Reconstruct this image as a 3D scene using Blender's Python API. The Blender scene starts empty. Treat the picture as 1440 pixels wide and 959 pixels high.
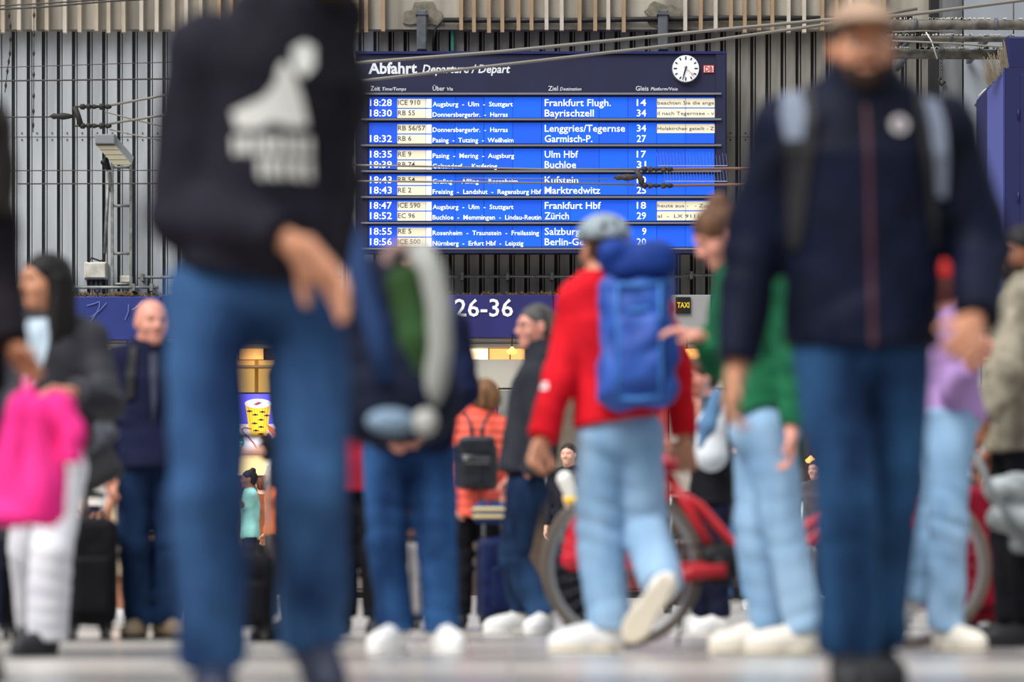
import bpy, bmesh, math, random
import numpy as np
from mathutils import Vector, Matrix
from mathutils.bvhtree import BVHTree
random.seed(4); rng = np.random.default_rng(7)
S = bpy.context.scene; COL = S.collection

# ---------------------------------------------------------------- camera, light, exposure
F, HZ, HC = 5000.0, 813.0, 0.30          # focal length in px, horizon row, camera height
cam = bpy.data.cameras.new('camera'); co = bpy.data.objects.new('camera', cam); COL.objects.link(co)
co.location = (0, 0, HC); co.rotation_euler = (math.pi/2, 0, 0)
cam.sensor_width = 36; cam.lens = F/1440*36; cam.shift_y = (HZ-479.5)/1440
cam.clip_start = .1; cam.clip_end = 400
cam.dof.use_dof = True; cam.dof.focus_distance = 61.0; cam.dof.aperture_fstop = 2.35
S.camera = co
w = bpy.data.worlds.new('hall_daylight'); S.world = w; w.use_nodes = True
nt = w.node_tree; nt.nodes.clear()
o_ = nt.nodes.new('ShaderNodeOutputWorld'); b_ = nt.nodes.new('ShaderNodeBackground')
tc = nt.nodes.new('ShaderNodeTexCoord'); sp = nt.nodes.new('ShaderNodeSeparateXYZ'); rp = nt.nodes.new('ShaderNodeValToRGB')
nt.links.new(tc.outputs['Generated'], sp.inputs[0]); nt.links.new(sp.outputs['Z'], rp.inputs[0])
rp.color_ramp.elements[0].position = 0.0; rp.color_ramp.elements[0].color = (.16, .16, .17, 1)
rp.color_ramp.elements[1].position = .75; rp.color_ramp.elements[1].color = (.95, 1.0, 1.08, 1)
nt.links.new(rp.outputs[0], b_.inputs[0]); b_.inputs[1].default_value = 1.05
nt.links.new(b_.outputs[0], o_.inputs[0])
sun = bpy.data.lights.new('roof_daylight', 'SUN'); so = bpy.data.objects.new('roof_daylight', sun); COL.objects.link(so)
sun.energy = 3.9; sun.angle = math.radians(35); sun.color = (1, .97, .93)
so.rotation_euler = Vector((.55, .62, -1.0)).to_track_quat('-Z', 'Y').to_euler()
S.view_settings.view_transform = 'Standard'; S.view_settings.look = 'None'
S.view_settings.exposure = 0.0; S.view_settings.gamma = 1

# ---------------------------------------------------------------- helpers
def lin(c):
    return tuple(((v/255+.055)/1.055)**2.4 if v > 10 else v/255/12.92 for v in c)
def W(px, py, s, dy=0.0):
    d = F/s + dy
    return Vector(((px-720)*d/F, d, HC+(HZ-py)*d/F))
def V(*a): return np.array(a, dtype=np.float32)
_m = {}
def mat(name, rgb, rough=.7, kind='plain', emit=0, metal=0, rgb2=None, scale=6, bump=0):
    if name in _m: return _m[name]
    m = bpy.data.materials.new(name); m.use_nodes = True; t = m.node_tree; N, L = t.nodes, t.links
    p = N['Principled BSDF']; c = lin(rgb); p.inputs['Base Color'].default_value = (*c, 1)
    p.inputs['Roughness'].default_value = rough; p.inputs['Metallic'].default_value = metal
    if kind == 'hair' or kind == 'cloth' or kind == 'denim': p.inputs['Specular IOR Level'].default_value = .25 if kind == 'hair' else .1
    if emit:
        p.inputs['Emission Color'].default_value = (*c, 1); p.inputs['Emission Strength'].default_value = emit
    if kind != 'plain':
        tcn = N.new('ShaderNodeTexCoord'); mp = N.new('ShaderNodeMapping'); L.new(tcn.outputs['Object'], mp.inputs[0])
        if kind == 'streak': mp.inputs['Scale'].default_value = (1, 1, .12)
        if kind == 'hair': mp.inputs['Scale'].default_value = (9, 9, .8)
        if kind == 'denim': mp.inputs['Scale'].default_value = (1, 1, .35)
        nz = N.new('ShaderNodeTexNoise'); nz.inputs['Scale'].default_value = scale; nz.inputs['Detail'].default_value = 5
        L.new(mp.outputs[0], nz.inputs['Vector'])
        r = N.new('ShaderNodeValToRGB'); L.new(nz.outputs[0], r.inputs[0])
        c2 = lin(rgb2) if rgb2 else tuple(v*.75 for v in c)
        r.color_ramp.elements[0].position = .35; r.color_ramp.elements[0].color = (*c2, 1)
        r.color_ramp.elements[1].position = .65; r.color_ramp.elements[1].color = (*c, 1)
        L.new(r.outputs[0], p.inputs['Base Color'])
        n2 = N.new('ShaderNodeTexNoise'); n2.inputs['Scale'].default_value = {'cloth': 60, 'denim': 90, 'hair': 40}.get(kind, 30)
        L.new(mp.outputs[0], n2.inputs['Vector'])
        bp = N.new('ShaderNodeBump'); bp.inputs['Strength'].default_value = bump or .25; bp.inputs['Distance'].default_value = .004
        L.new(n2.outputs[0], bp.inputs['Height']); L.new(bp.outputs[0], p.inputs['Normal'])
    _m[name] = m; return m
def meshobj(name, me, m=None, parent=None):
    o = bpy.data.objects.new(name, me); COL.objects.link(o)
    if m is not None and not me.materials: me.materials.append(m)
    if parent is not None: o.parent = parent
    return o
def tag(o, label=None, cat=None, group=None, kind=None):
    if label: o['label'] = label
    if cat: o['category'] = cat
    if group: o['group'] = group
    if kind: o['kind'] = kind
    return o
def thing(name, loc, label, cat, group=None, rz=0):
    o = bpy.data.objects.new(name, None); COL.objects.link(o); o.location = loc; o.rotation_euler = (0, 0, rz)
    o.empty_display_size = .1
    return tag(o, label, cat, group)
def struct(name):
    o = bpy.data.objects.new(name, None); COL.objects.link(o); o['kind'] = 'structure'; return o
class MB:                                  # collects boxes, bars, lathes in parent-local coordinates
    def __init__(s): s.v = []; s.f = []; s.mi = []; s.cm = 0
    def add(s, vs, fs):
        n = len(s.v); s.v += [tuple(v) for v in vs]; s.f += [tuple(i+n for i in f) for f in fs]; s.mi += [s.cm]*len(fs); return s
    def box(s, x0, x1, y0, y1, z0, z1):
        vs = [(x, y, z) for x in (x0, x1) for y in (y0, y1) for z in (z0, z1)]
        return s.add(vs, [(0, 1, 3, 2), (4, 6, 7, 5), (0, 4, 5, 1), (2, 3, 7, 6), (0, 2, 6, 4), (1, 5, 7, 3)])
    def cbox(s, x0, x1, y0, y1, z0, z1, c):      # chamfered front (-y) edges
        vs = [(x0, y1, z0), (x1, y1, z0), (x1, y1, z1), (x0, y1, z1), (x0, y0+c, z0), (x1, y0+c, z0), (x1, y0+c, z1), (x0, y0+c, z1),
              (x0+c, y0, z0+c), (x1-c, y0, z0+c), (x1-c, y0, z1-c), (x0+c, y0, z1-c)]
        return s.add(vs, [(0, 3, 2, 1), (0, 1, 5, 4), (1, 2, 6, 5), (2, 3, 7, 6), (3, 0, 4, 7), (4, 5, 9, 8), (5, 6, 10, 9), (6, 7, 11, 10), (7, 4, 8, 11), (8, 9, 10, 11)])
    def tube(s, pts, r, n=8, r2=None, closed=False):
        pts = [Vector(p) for p in pts]; m = len(pts); vs = []; up = None
        for i, p in enumerate(pts):
            if closed: d = pts[(i+1) % m]-pts[i-1]
            else: d = pts[min(i+1, m-1)]-pts[max(i-1, 0)]
            d.normalize()
            if up is None: up = Vector((0, 0, 1)) if abs(d.z) < .9 else Vector((1, 0, 0))
            a = d.cross(up).normalized(); b = a.cross(d).normalized(); up = b
            rr = r + ((r2-r)*i/(m-1) if r2 is not None else 0)
            for k in range(n):
                t = 2*math.pi*k/n; vs.append(p+a*math.cos(t)*rr+b*math.sin(t)*rr)
        fs = []
        for i in range(m if closed else m-1):
            for k in range(n):
                j = (i+1) % m; fs.append((i*n+k, i*n+(k+1) % n, j*n+(k+1) % n, j*n+k))
        if not closed: fs += [tuple(range(n-1, -1, -1)), tuple(range((m-1)*n, m*n))]
        return s.add(vs, fs)
    def lathe(s, c, ax, prof, n=24):       # prof [(along, radius)]
        c = Vector(c); ax = Vector(ax).normalized(); a = ax.orthogonal().normalized(); b = ax.cross(a)
        vs = []; m = len(prof)
        for (h, r) in prof:
            for k in range(n):
                t = 2*math.pi*k/n; vs.append(c+ax*h+a*math.cos(t)*r+b*math.sin(t)*r)
        fs = [(i*n+k, i*n+(k+1) % n, (i+1)*n+(k+1) % n, (i+1)*n+k) for i in range(m-1) for k in range(n)]
        fs += [tuple(range(n-1, -1, -1)), tuple(range((m-1)*n, m*n))]
        return s.add(vs, fs)
    def poly(s, pts, y, t=.01):            # flat polygon in xz with thickness (towards +y)
        n = len(pts); vs = [(x, y, z) for x, z in pts]+[(x, y+t, z) for x, z in pts]
        return s.add(vs, [tuple(range(n)), tuple(range(2*n-1, n-1, -1))]+[(i, i+n, (i+1) % n+n, (i+1) % n) for i in range(n)])
    def build(s, name, m, parent=None, smooth=False):
        me = bpy.data.meshes.new(name); me.from_pydata(s.v, [], s.f); 
        ms = m if isinstance(m, (list, tuple)) else [m]
        for q in ms: me.materials.append(q)
        if len(ms) > 1: me.polygons.foreach_set('material_index', s.mi)
        if smooth: me.polygons.foreach_set('use_smooth', [True]*len(me.polygons))
        bm = bmesh.new(); bm.from_mesh(me); bmesh.ops.recalc_face_normals(bm, faces=bm.faces); bm.to_mesh(me); bm.free()
        me.update(); return meshobj(name, me, None, parent)
    def top(s, name, m, label, cat, group=None, smooth=False):
        return tag(s.build(name, m, None, smooth), label, cat, group)
def copy_tree(o, parent=None):
    c = o.copy(); COL.objects.link(c)
    if parent is not None: c.parent = parent
    for ch in list(o.children): copy_tree(ch, c)
    return c
def circ(cx, cz, r, n=32): return [(cx+r*math.cos(2*math.pi*k/n), cz+r*math.sin(2*math.pi*k/n)) for k in range(n)]

# ---------------------------------------------------------------- signed-distance sculpting
def nrm(v): v = np.asarray(v, dtype=np.float32); return v/max(np.linalg.norm(v), 1e-9)
def cap(a, b, ra, rb=None, flat=False, sq=None):
    a = V(*a); b = V(*b); rb = ra if rb is None else rb; ba = b-a; L2 = float(ba@ba)+1e-12; L = math.sqrt(L2)
    def f(P):
        pa = P-a; t = (pa@ba)/L2; h = np.clip(t, 0, 1.3 if flat else 1)
        q = pa-h[:, None]*ba; d = np.sqrt((q*q).sum(1))-(ra+(rb-ra)*np.clip(t, 0, 1))
        return np.maximum(d, (t-1)*L) if flat else d
    m = max(ra, rb); return f, np.minimum(a, b)-m, np.maximum(a, b)+m
def loft(a, b, u, sec, flat0=False, flat1=False):
    a = V(*a); b = V(*b); ax = b-a; L = float(np.linalg.norm(ax)); ax = ax/L
    u = V(*u); u = nrm(u-ax*(u@ax)); v = np.cross(ax, u)
    T = [q[0] for q in sec]; HW = [q[1] for q in sec]; HD = [q[2] for q in sec]
    def f(P):
        pa = P-a; t = pa@ax; tc_ = np.clip(t, 0, L); hw = np.interp(tc_/L, T, HW); hd = np.interp(tc_/L, T, HD)
        mn = np.minimum(hw, hd); qu = (pa@u)/hw; qv = (pa@v)/hd
        dw = t-tc_
        if flat0: dw = np.maximum(dw, 0)
        if flat1: dw = np.minimum(dw, 0)
        k = np.sqrt(qu*qu+qv*qv+(dw/mn)**2)
        g = np.sqrt((qu/hw)**2+(qv/hd)**2+(dw/mn/mn)**2)+1e-6
        d = k*(k-1)/g
        d = np.where(k < .3, -mn*.7, d)
        if flat0: d = np.maximum(d, -t)
        if flat1: d = np.maximum(d, t-L)
        return d.astype(np.float32)
    m = max(max(HW), max(HD)); return f, np.minimum(a, b)-m, np.maximum(a, b)+m
def ell(c, R, rad):
    c = V(*c); R = np.asarray(R, dtype=np.float32); rad = V(*rad)
    def f(P):
        q = (P-c)@R.T; k0 = np.sqrt(((q/rad)**2).sum(1)); k1 = np.sqrt(((q/rad**2)**2).sum(1))+1e-6
        return k0*(k0-1)/k1
    m = float(rad.max()); return f, c-m, c+m
def rbox(c, R, half, r):
    c = V(*c); R = np.asarray(R, dtype=np.float32); half = V(*half)-r
    def f(P):
        q = np.abs((P-c)@R.T)-half; return np.sqrt((np.maximum(q, 0)**2).sum(1))+np.minimum(q.max(1), 0)-r
    m = float(np.linalg.norm(half))+r; return f, c-m, c+m
def plane(c, n):                            # keeps the side the normal points away from
    c = V(*c); n = nrm(n)
    return (lambda P: (P-c)@n), None, None
def evalp(prims, P, mod=None):
    d = None
    for pr, op, k in prims:
        e = pr[0](P)
        if d is None: d = e; continue
        if op == 'u':
            h = np.maximum(k-np.abs(d-e), 0)/k; d = np.minimum(d, e)-h*h*k*.25
        elif op == 's':
            e = -e; h = np.maximum(k-np.abs(d-e), 0)/k; d = np.maximum(d, e)+h*h*k*.25
        else:
            h = np.maximum(k-np.abs(d-e), 0)/k; d = np.maximum(d, e)+h*h*k*.25
    if mod is not None: d = d+mod(P)
    return d
def sculpt(prims, h, mod=None):
    """sparse surface nets -> (verts, quads)"""
    lo = np.min([p[0][1] for p in prims if p[1] == 'u' and p[0][1] is not None], axis=0)-.03
    hi = np.max([p[0][2] for p in prims if p[1] == 'u' and p[0][2] is not None], axis=0)+.03
    B = 8; nb = np.ceil((hi-lo)/(h*B)).astype(int)+1; n = nb*B
    ci = np.stack(np.meshgrid(*[np.arange(k) for k in nb], indexing='ij'), -1).reshape(-1, 3)
    cd = evalp(prims, (lo+(ci+.5)*B*h).astype(np.float32), mod)
    act = np.abs(cd) < B*h*1.15+.02
    g = np.repeat(np.repeat(np.repeat(np.where(cd < 0, -1., 1.).astype(np.float32).reshape(nb), B, 0), B, 1), B, 2)
    lc = np.stack(np.meshgrid(*[np.arange(B)]*3, indexing='ij'), -1).reshape(-1, 3)
    ai = (ci[act][:, None, :]*B+lc[None]).reshape(-1, 3)
    for k in range(0, len(ai), 200000):
        q = ai[k:k+200000]; g[q[:, 0], q[:, 1], q[:, 2]] = evalp(prims, (lo+q*h).astype(np.float32), mod)
    s = g < 0; cnt = np.zeros([k-1 for k in n], dtype=np.int8)
    offs = [(i, j, k) for i in (0, 1) for j in (0, 1) for k in (0, 1)]
    for i, j, k in offs: cnt += s[i:n[0]-1+i, j:n[1]-1+j, k:n[2]-1+k]
    cells = np.argwhere((cnt > 0) & (cnt < 8)); idm = np.full(cnt.shape, -1, dtype=np.int32)
    idm[cells[:, 0], cells[:, 1], cells[:, 2]] = np.arange(len(cells))
    val = {o: g[cells[:, 0]+o[0], cells[:, 1]+o[1], cells[:, 2]+o[2]] for o in offs}
    acc = np.zeros((len(cells), 3)); num = np.zeros(len(cells))
    for o in offs:
        for ax in range(3):
            if o[ax]: continue
            p = list(o); p[ax] = 1; p = tuple(p); A, Bv = val[o], val[p]; m = (A < 0) != (Bv < 0)
            t = np.where(m, A/np.where(m, A-Bv, 1), 0); pos = np.tile(np.array(o, float), (len(cells), 1)); pos[:, ax] += t
            acc[m] += pos[m]; num[m] += 1
    verts = lo+(cells+acc/num[:, None])*h
    quads = []
    for ax in range(3):
        a1, a2 = [(1, 2), (2, 0), (0, 1)][ax]
        sl = [slice(1, n[k]-1) for k in range(3)]; sl2 = list(sl); sl[ax] = slice(0, n[ax]-1); sl2[ax] = slice(1, n[ax])
        A = s[tuple(sl)]; Bs = s[tuple(sl2)]
        e = np.argwhere(A != Bs)
        if not len(e): continue
        fl = A[e[:, 0], e[:, 1], e[:, 2]]
        off = np.ones(3, int); off[ax] = 0; c = e+off
        d1 = np.zeros(3, int); d1[a1] = 1; d2 = np.zeros(3, int); d2[a2] = 1
        def I(q): return idm[q[:, 0], q[:, 1], q[:, 2]]
        q = np.stack([I(c-d1-d2), I(c-d2), I(c), I(c-d1)], 1)
        q[~fl] = q[~fl][:, ::-1]; quads.append(q[(q >= 0).all(1)])
    return verts, np.concatenate(quads)
def npmesh(name, v, q):
    me = bpy.data.meshes.new(name); me.vertices.add(len(v)); me.vertices.foreach_set('co', v.astype(np.float32).ravel())
    me.loops.add(q.size); me.loops.foreach_set('vertex_index', q.astype(np.int32).ravel())
    me.polygons.add(len(q)); me.polygons.foreach_set('loop_start', np.arange(0, q.size, 4, dtype=np.int32))
    me.polygons.foreach_set('loop_total', np.full(len(q), 4, dtype=np.int32))
    me.polygons.foreach_set('use_smooth', np.ones(len(q), dtype=bool)); me.update(calc_edges=True); return me
def sobj(name, prims, h, m, parent, mod=None):
    """sculpt primitives given in parent-local coordinates"""
    v, q = sculpt(prims, h, mod); return meshobj(name, npmesh(name, v, q), m, parent)
def multi(name, groups, m, parent):
    vs, qs, n = [], [], 0
    for prims, h in groups:
        v, q = sculpt(prims, h); vs.append(v); qs.append(q+n); n += len(v)
    return meshobj(name, npmesh(name, np.concatenate(vs), np.concatenate(qs)), m, parent)
def folds(joints, amp, seed=0, wide=.15, base=.45):
    r = np.random.default_rng(seed); ks = r.normal(0, 13, (5, 3)).astype(np.float32); ph = r.uniform(0, 6, 8)
    js = [(V(*j), nrm(ax), r.uniform(48, 70), nrm(r.normal(0, 1, 3)), r.uniform(0, 6)) for j, ax in joints]
    def f(P):
        d = np.zeros(len(P), np.float32)
        for k, p in zip(ks, ph): d += amp*base*.45*np.sin(P@k+p+1.7*np.sin(P@k[::-1]*.6+p))
        n1 = np.sin(P@ks[0]*.8+ph[5]); n2 = np.sin(P@ks[1]*.9+ph[6]); n3 = np.sin(P@ks[2]*.7+ph[7])
        for j, ax, fr, sk, p in js:
            q = P-j; rr = (q*q).sum(1); t = q@ax+.35*(q@sk)+.016*n2+.02*n3
            d += amp*.9*(1-2*np.abs(np.sin(t*fr*.5+p)))*(.35+.65*np.clip(n1*n3+.3, 0, 1))*np.exp(-rr/(wide*wide))
        return d
    return f
def decal(name, parent, targets, pts, s, m, thick=.004, cell=.007, off=.002, dirn=(0, 1, 0)):
    """a patch of cloth or print laid on real surfaces: outline pts on the surface, seen from the front"""
    loc = parent.matrix_world.translation if False else Vector(parent.location)
    bvhs = []
    for t in targets:
        me = t.data; bvhs.append(BVHTree.FromPolygons([v.co+loc for v in me.vertices], [p.vertices[:] for p in me.polygons]))
    d0 = loc.y
    P = [((x-720)*d0/F, HC+(HZ-y)*d0/F) for x, y in pts]
    xs = [p[0] for p in P]; zs = [p[1] for p in P]
    def inside(x, z):
        c = False; j = len(P)-1
        for i in range(len(P)):
            if (P[i][1] > z) != (P[j][1] > z) and x < (P[j][0]-P[i][0])*(z-P[i][1])/(P[j][1]-P[i][1])+P[i][0]: c = not c
            j = i
        return c
    nx = max(2, int((max(xs)-min(xs))/cell)+1); nz = max(2, int((max(zs)-min(zs))/cell)+1)
    hit = {}; D = Vector(dirn).normalized(); border = set(); cells = []
    for i in range(nx):
        for k in range(nz):
            if inside(min(xs)+(i+.5)*cell, min(zs)+(k+.5)*cell): cells.append((i, k))
    cs_ = set(cells)
    for i, k in cells:
        for a_, b2 in (((i-1, k), ((i, k), (i, k+1))), ((i+1, k), ((i+1, k), (i+1, k+1))), ((i, k-1), ((i, k), (i+1, k))), ((i, k+1), ((i, k+1), (i+1, k+1)))):
            if a_ not in cs_: border.update(b2)
    def snap(x, z):
        best = None
        for n_ in range(len(P)):
            (x0, z0), (x1, z1) = P[n_-1], P[n_]; L2 = (x1-x0)**2+(z1-z0)**2+1e-12; t = min(1, max(0, ((x-x0)*(x1-x0)+(z-z0)*(z1-z0))/L2)); p_ = (x0+t*(x1-x0), z0+t*(z1-z0)); e = (p_[0]-x)**2+(p_[1]-z)**2
            if best is None or e < best[0]: best = (e, p_)
        return best[1] if best[0] < (1.1*cell)**2 else (x, z)
    def H(i, k):
        if (i, k) not in hit:
            x = min(xs)+i*cell; z = min(zs)+k*cell
            if (i, k) in border: x, z = snap(x, z)
            o = Vector((x, d0, z)); o -= D*1.2; r = None
            for b in bvhs:
                h = b.ray_cast(o, D)
                if h[0] is not None and (r is None or (h[0]-o).length < (r-o).length): r = h[0]
            hit[(i, k)] = r
        return hit[(i, k)]
    mb = MB(); idx = {}; vs = []; fs = []; ed = {}
    def vid(i, k, lay):
        if (i, k, lay) not in idx:
            idx[(i, k, lay)] = len(vs); vs.append(tuple(H(i, k)-D*(off+thick*lay)-loc))
        return idx[(i, k, lay)]
    for i in range(nx):
        for k in range(nz):
            if not inside(min(xs)+(i+.5)*cell, min(zs)+(k+.5)*cell): continue
            c = [(i, k), (i+1, k), (i+1, k+1), (i, k+1)]; h = [H(*q) for q in c]
            if any(q is None for q in h) or max(q.y for q in h)-min(q.y for q in h) > .05: continue
            fs.append(tuple(vid(*q, 1) for q in c))
            for a in range(4):
                e = (c[a], c[(a+1) % 4]); r = (e[1], e[0])
                if r in ed: del ed[r]
                else: ed[e] = 1
    for (a, b) in ed: fs.append((vid(*b, 1), vid(*a, 1), vid(*a, 0), vid(*b, 0)))
    if not fs: return None
    mb.add(vs, fs); return mb.build(name, m, parent, smooth=False)
def text(txt, m, x, z, y, cap_h, width=None, parent=None, name='lettering', shear=0, bold=0, depth=.004, align='LEFT'):
    cu = bpy.data.curves.new('t', 'FONT'); cu.body = txt; cu.size = 1; cu.shear = shear; cu.offset = bold; cu.extrude = .0; cu.resolution_u = 2
    o = bpy.data.objects.new('t', cu); COL.objects.link(o); dg = bpy.context.evaluated_depsgraph_get()
    me = bpy.data.meshes.new_from_object(o.evaluated_get(dg)); bpy.data.objects.remove(o); bpy.data.curves.remove(cu)
    co_ = np.zeros(len(me.vertices)*3); me.vertices.foreach_get('co', co_); co_ = co_.reshape(-1, 3)
    sc = cap_h/.7; x0, x1 = co_[:, 0].min(), co_[:, 0].max(); sx = width/(x1-x0) if width else sc
    dx = -x0*sx if align == 'LEFT' else -(x0+x1)/2*sx
    out = np.stack([co_[:, 0]*sx+dx, np.full(len(co_), -depth), co_[:, 1]*sc], 1)
    me.vertices.foreach_set('co', out.ravel()); me.name = name; me.materials.clear(); me.update()
    ob = meshobj(name, me, m, parent); ob.location = (x, y, z); return ob

# ================================================================ SETTING
YW, SW = 62.5, 80.0
def X(px, s=None): return (px-720)/(s or SW)
def Z(py, s=None): return HC+(HZ-py)/(s or SW)
def at_depth(y):
    global SW
    SW = F/y
random.seed(11)
# floor: stone slabs near the camera, the rest one surface
fl = struct('floor')
MB().box(-26, 26, 21.6, 70, -.1, -.0005).build('far_floor', mat('far_stone', (176, 170, 162), .35, 'noise', rgb2=(150, 146, 140), scale=2), fl)
MB().box(-26, 26, 4, 21.6, -.1, -.014).build('mortar_bed', mat('mortar', (110, 106, 100), .8), fl)
slabs = {}
rows = []; y = 4.8
while y < 21.5: rows.append(y); y += .84
SL = [mat('stone_slab_%s' % n, c, .24, 'noise', rgb2=c2, scale=3) for n, c, c2 in
      (('pale', (206, 199, 188), (188, 182, 172)), ('mid', (178, 172, 164), (160, 155, 148)), ('grey', (150, 147, 143), (132, 130, 128)))]
pat = [0, 1, 2, 0, 0, 1, 2, 1, 0, 1, 2, 0, 1, 0, 2, 1, 0, 0, 1, 2]
for ri, y0 in enumerate(rows):
    half = 720*(y0+.84)/F+.9; n = int(half/.84)+1
    for k in range(-n, n):
        mi = pat[ri] if random.random() < .8 else random.randrange(3)
        key = mi
        if key not in slabs:
            me_o = MB().add([(x, yy, z) for z, e in ((-.03, 0), (-.003, 0), (0, .004)) for x, yy in ((0+e, 0+e), (.832-e, e), (.832-e, .832-e), (e, .832-e))],
                            [(0, 1, 5, 4), (1, 2, 6, 5), (2, 3, 7, 6), (3, 0, 4, 7), (4, 5, 9, 8), (5, 6, 10, 9), (6, 7, 11, 10), (7, 4, 8, 11), (8, 9, 10, 11)]).build('stone_slab', SL[mi], fl)
            slabs[key] = me_o.data; o = me_o
        else: o = meshobj('stone_slab', slabs[key], None, fl)
        o.location = (k*.84+(.42 if ri % 2 else 0), y0, 0)

# upper wall: concrete beam with slats, folded metal cladding below
wl = struct('wall_back')
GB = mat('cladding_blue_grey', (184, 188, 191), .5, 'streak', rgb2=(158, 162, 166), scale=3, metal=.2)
GD = mat('cladding_groove_shade', (96, 98, 100), .8, 'streak', rgb2=(66, 67, 68), scale=5)  # shade of the recessed grooves put into the colour, blue-grey sheets
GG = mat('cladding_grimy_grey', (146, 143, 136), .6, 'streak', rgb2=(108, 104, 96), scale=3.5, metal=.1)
GG2 = mat('cladding_groove_deep_shade', (58, 56, 52), .85, 'streak', rgb2=(30, 29, 27), scale=5)  # same painted groove shade, deeper, for the grimy grey sheets
def clad_mesh(m1, m2, z0, z1):
    mb = MB(); p = .265; prof = []
    for i in range(3):
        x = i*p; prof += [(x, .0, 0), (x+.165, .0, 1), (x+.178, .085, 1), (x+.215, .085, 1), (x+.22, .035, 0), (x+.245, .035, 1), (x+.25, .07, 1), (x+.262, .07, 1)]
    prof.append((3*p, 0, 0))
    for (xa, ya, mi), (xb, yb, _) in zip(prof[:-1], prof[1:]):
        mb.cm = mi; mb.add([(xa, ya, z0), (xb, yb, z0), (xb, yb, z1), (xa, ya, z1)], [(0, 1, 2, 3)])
    mb.cm = 0; mb.add([(0, .1, z0), (3*p, .1, z0), (3*p, .1, z1), (0, .1, z1)], [(0, 3, 2, 1)])
    for xa in (.0815, .347, .612):           # screw heads
        for zz in (z0+.06, z1-.08): mb.cm = 1; mb.box(xa-.012, xa+.012, -.012, 0, zz-.012, zz+.012)
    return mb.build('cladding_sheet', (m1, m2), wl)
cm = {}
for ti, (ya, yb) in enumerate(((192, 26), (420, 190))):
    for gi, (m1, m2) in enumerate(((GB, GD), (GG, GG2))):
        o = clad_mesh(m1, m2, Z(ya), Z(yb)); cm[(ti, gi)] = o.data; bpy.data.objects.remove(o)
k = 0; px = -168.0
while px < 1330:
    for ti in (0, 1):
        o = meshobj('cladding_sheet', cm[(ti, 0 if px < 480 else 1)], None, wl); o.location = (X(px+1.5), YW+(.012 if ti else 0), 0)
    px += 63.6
MB().box(X(-300), X(1800), YW+.12, YW+.5, -.1, 13.5).build('backing_wall', mat('backing', (70, 70, 70), .9), wl)
BM = mat('beam_concrete', (176, 170, 156), .9, 'streak', rgb2=(126, 120, 110), scale=2.2, bump=.4)
MB().box(X(-300), X(1800), YW-.22, YW+.12, Z(44), 13.5).build('concrete_beam', BM, wl)
SLM = [mat('slat_wood_%d' % i, c, .75, 'streak', rgb2=c2, scale=8) for i, (c, c2) in enumerate((((188, 176, 158), (150, 138, 120)), ((172, 146, 116), (138, 112, 84)), ((205, 196, 182), (170, 160, 146))))]
sx = [7, 29, 51, 72, 94, 114, 136, 157, 179, 202, 222, 244, 265, 287, 308, 329, 351, 372, 394, 415, 437, 458, 480, 501, 519, 539, 646, 667, 688, 708, 729, 748, 771, 792, 812, 834, 855, 875, 961, 981, 1003, 1024, 1046, 1066, 1087, 1108, 1131, 1152, 1174, 1195, 1216, 1238]
sx = [-14, -35, -57, -78] + sx
sm = []
for i in range(3):
    o = MB().cbox(-.034, .034, -.36, -.22, Z(48.5), 12.6, .006).build('slat', SLM[i], wl); sm.append(o.data); bpy.data.objects.remove(o)
for i, q in enumerate(sx):
    o = meshobj('slat', sm[(0 if q < 300 else 1) if random.random() < .75 else 2], None, wl)
    o.location = (X(q), YW, random.uniform(-.03, .03)); o.rotation_euler.y = random.uniform(-.004, .004)
ST = mat('bracket_steel', (92, 96, 104), .6, 'noise', rgb2=(70, 72, 78))
PT = mat('mortar_patch', (128, 122, 108), .95, 'noise', rgb2=(100, 96, 84), scale=9)
for cx in (594, 931):
    pts = []
    for k in range(22):
        t = 2*math.pi*k/22; r = 1+.18*math.sin(3*t+cx)+.12*math.sin(7*t); pts.append((X(cx+2)+.34*r*math.cos(t), Z(24)+.21*r*math.sin(t)))
    MB().poly(pts, YW-.26, .05).build('mortar_patch', PT, wl)
    b = MB().cbox(X(cx-7), X(cx+7), YW-.5, YW-.26, Z(76), Z(20), .02)
    b.box(X(cx-8.5), X(cx+8.5), YW-.52, YW-.27, Z(27), Z(24)).build('hanger_bracket', ST, wl)
DK = mat('black_rubber_cable', (22, 22, 22), .6)
MB().tube([(X(624), YW-.3, Z(32)), (X(800), YW-.3, Z(32.5)), (X(1020), YW-.3, Z(29)), (X(1280), YW-.3, Z(30))], .045).build('conduit', DK, wl, True)
MB().tube([(X(624), YW-.3, Z(32)), (X(614), YW-.32, Z(42)), (X(610), YW-.3, Z(58)), (X(610), YW-.2, Z(80))], .02).build('conduit', DK, wl, True)
MB().box(X(634), X(638.5), YW-.12, YW-.02, Z(73), Z(43)).build('conduit', mat('green_pipe', (40, 120, 100), .5), wl)
# smooth grey return wall at the right
wr = struct('wall_right')
SG = mat('smooth_blue_grey_sheet', (150, 156, 164), .55, 'streak', rgb2=(136, 142, 150), scale=1.2)
for a, b in ((1344, 1412), (1413, 1482), (1483, 1560), (1561, 1640)):
    MB().cbox(X(a), X(b)-.01, YW-1.2, YW-1.1, Z(470), Z(-60), .01).build('wall_sheet', SG, wr)
MB().box(X(1316), X(1343), YW-1.0, YW-.4, Z(470), Z(-60)).build('corner_column', mat('column_grey', (112, 114, 116), .6, 'streak', rgb2=(90, 92, 94)), wr)
MB().box(X(1304), X(1316), YW-.5, YW-.1, Z(420), Z(-60)).build('dark_gap_profile', mat('gap_black', (28, 28, 30), .8), wr)
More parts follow.
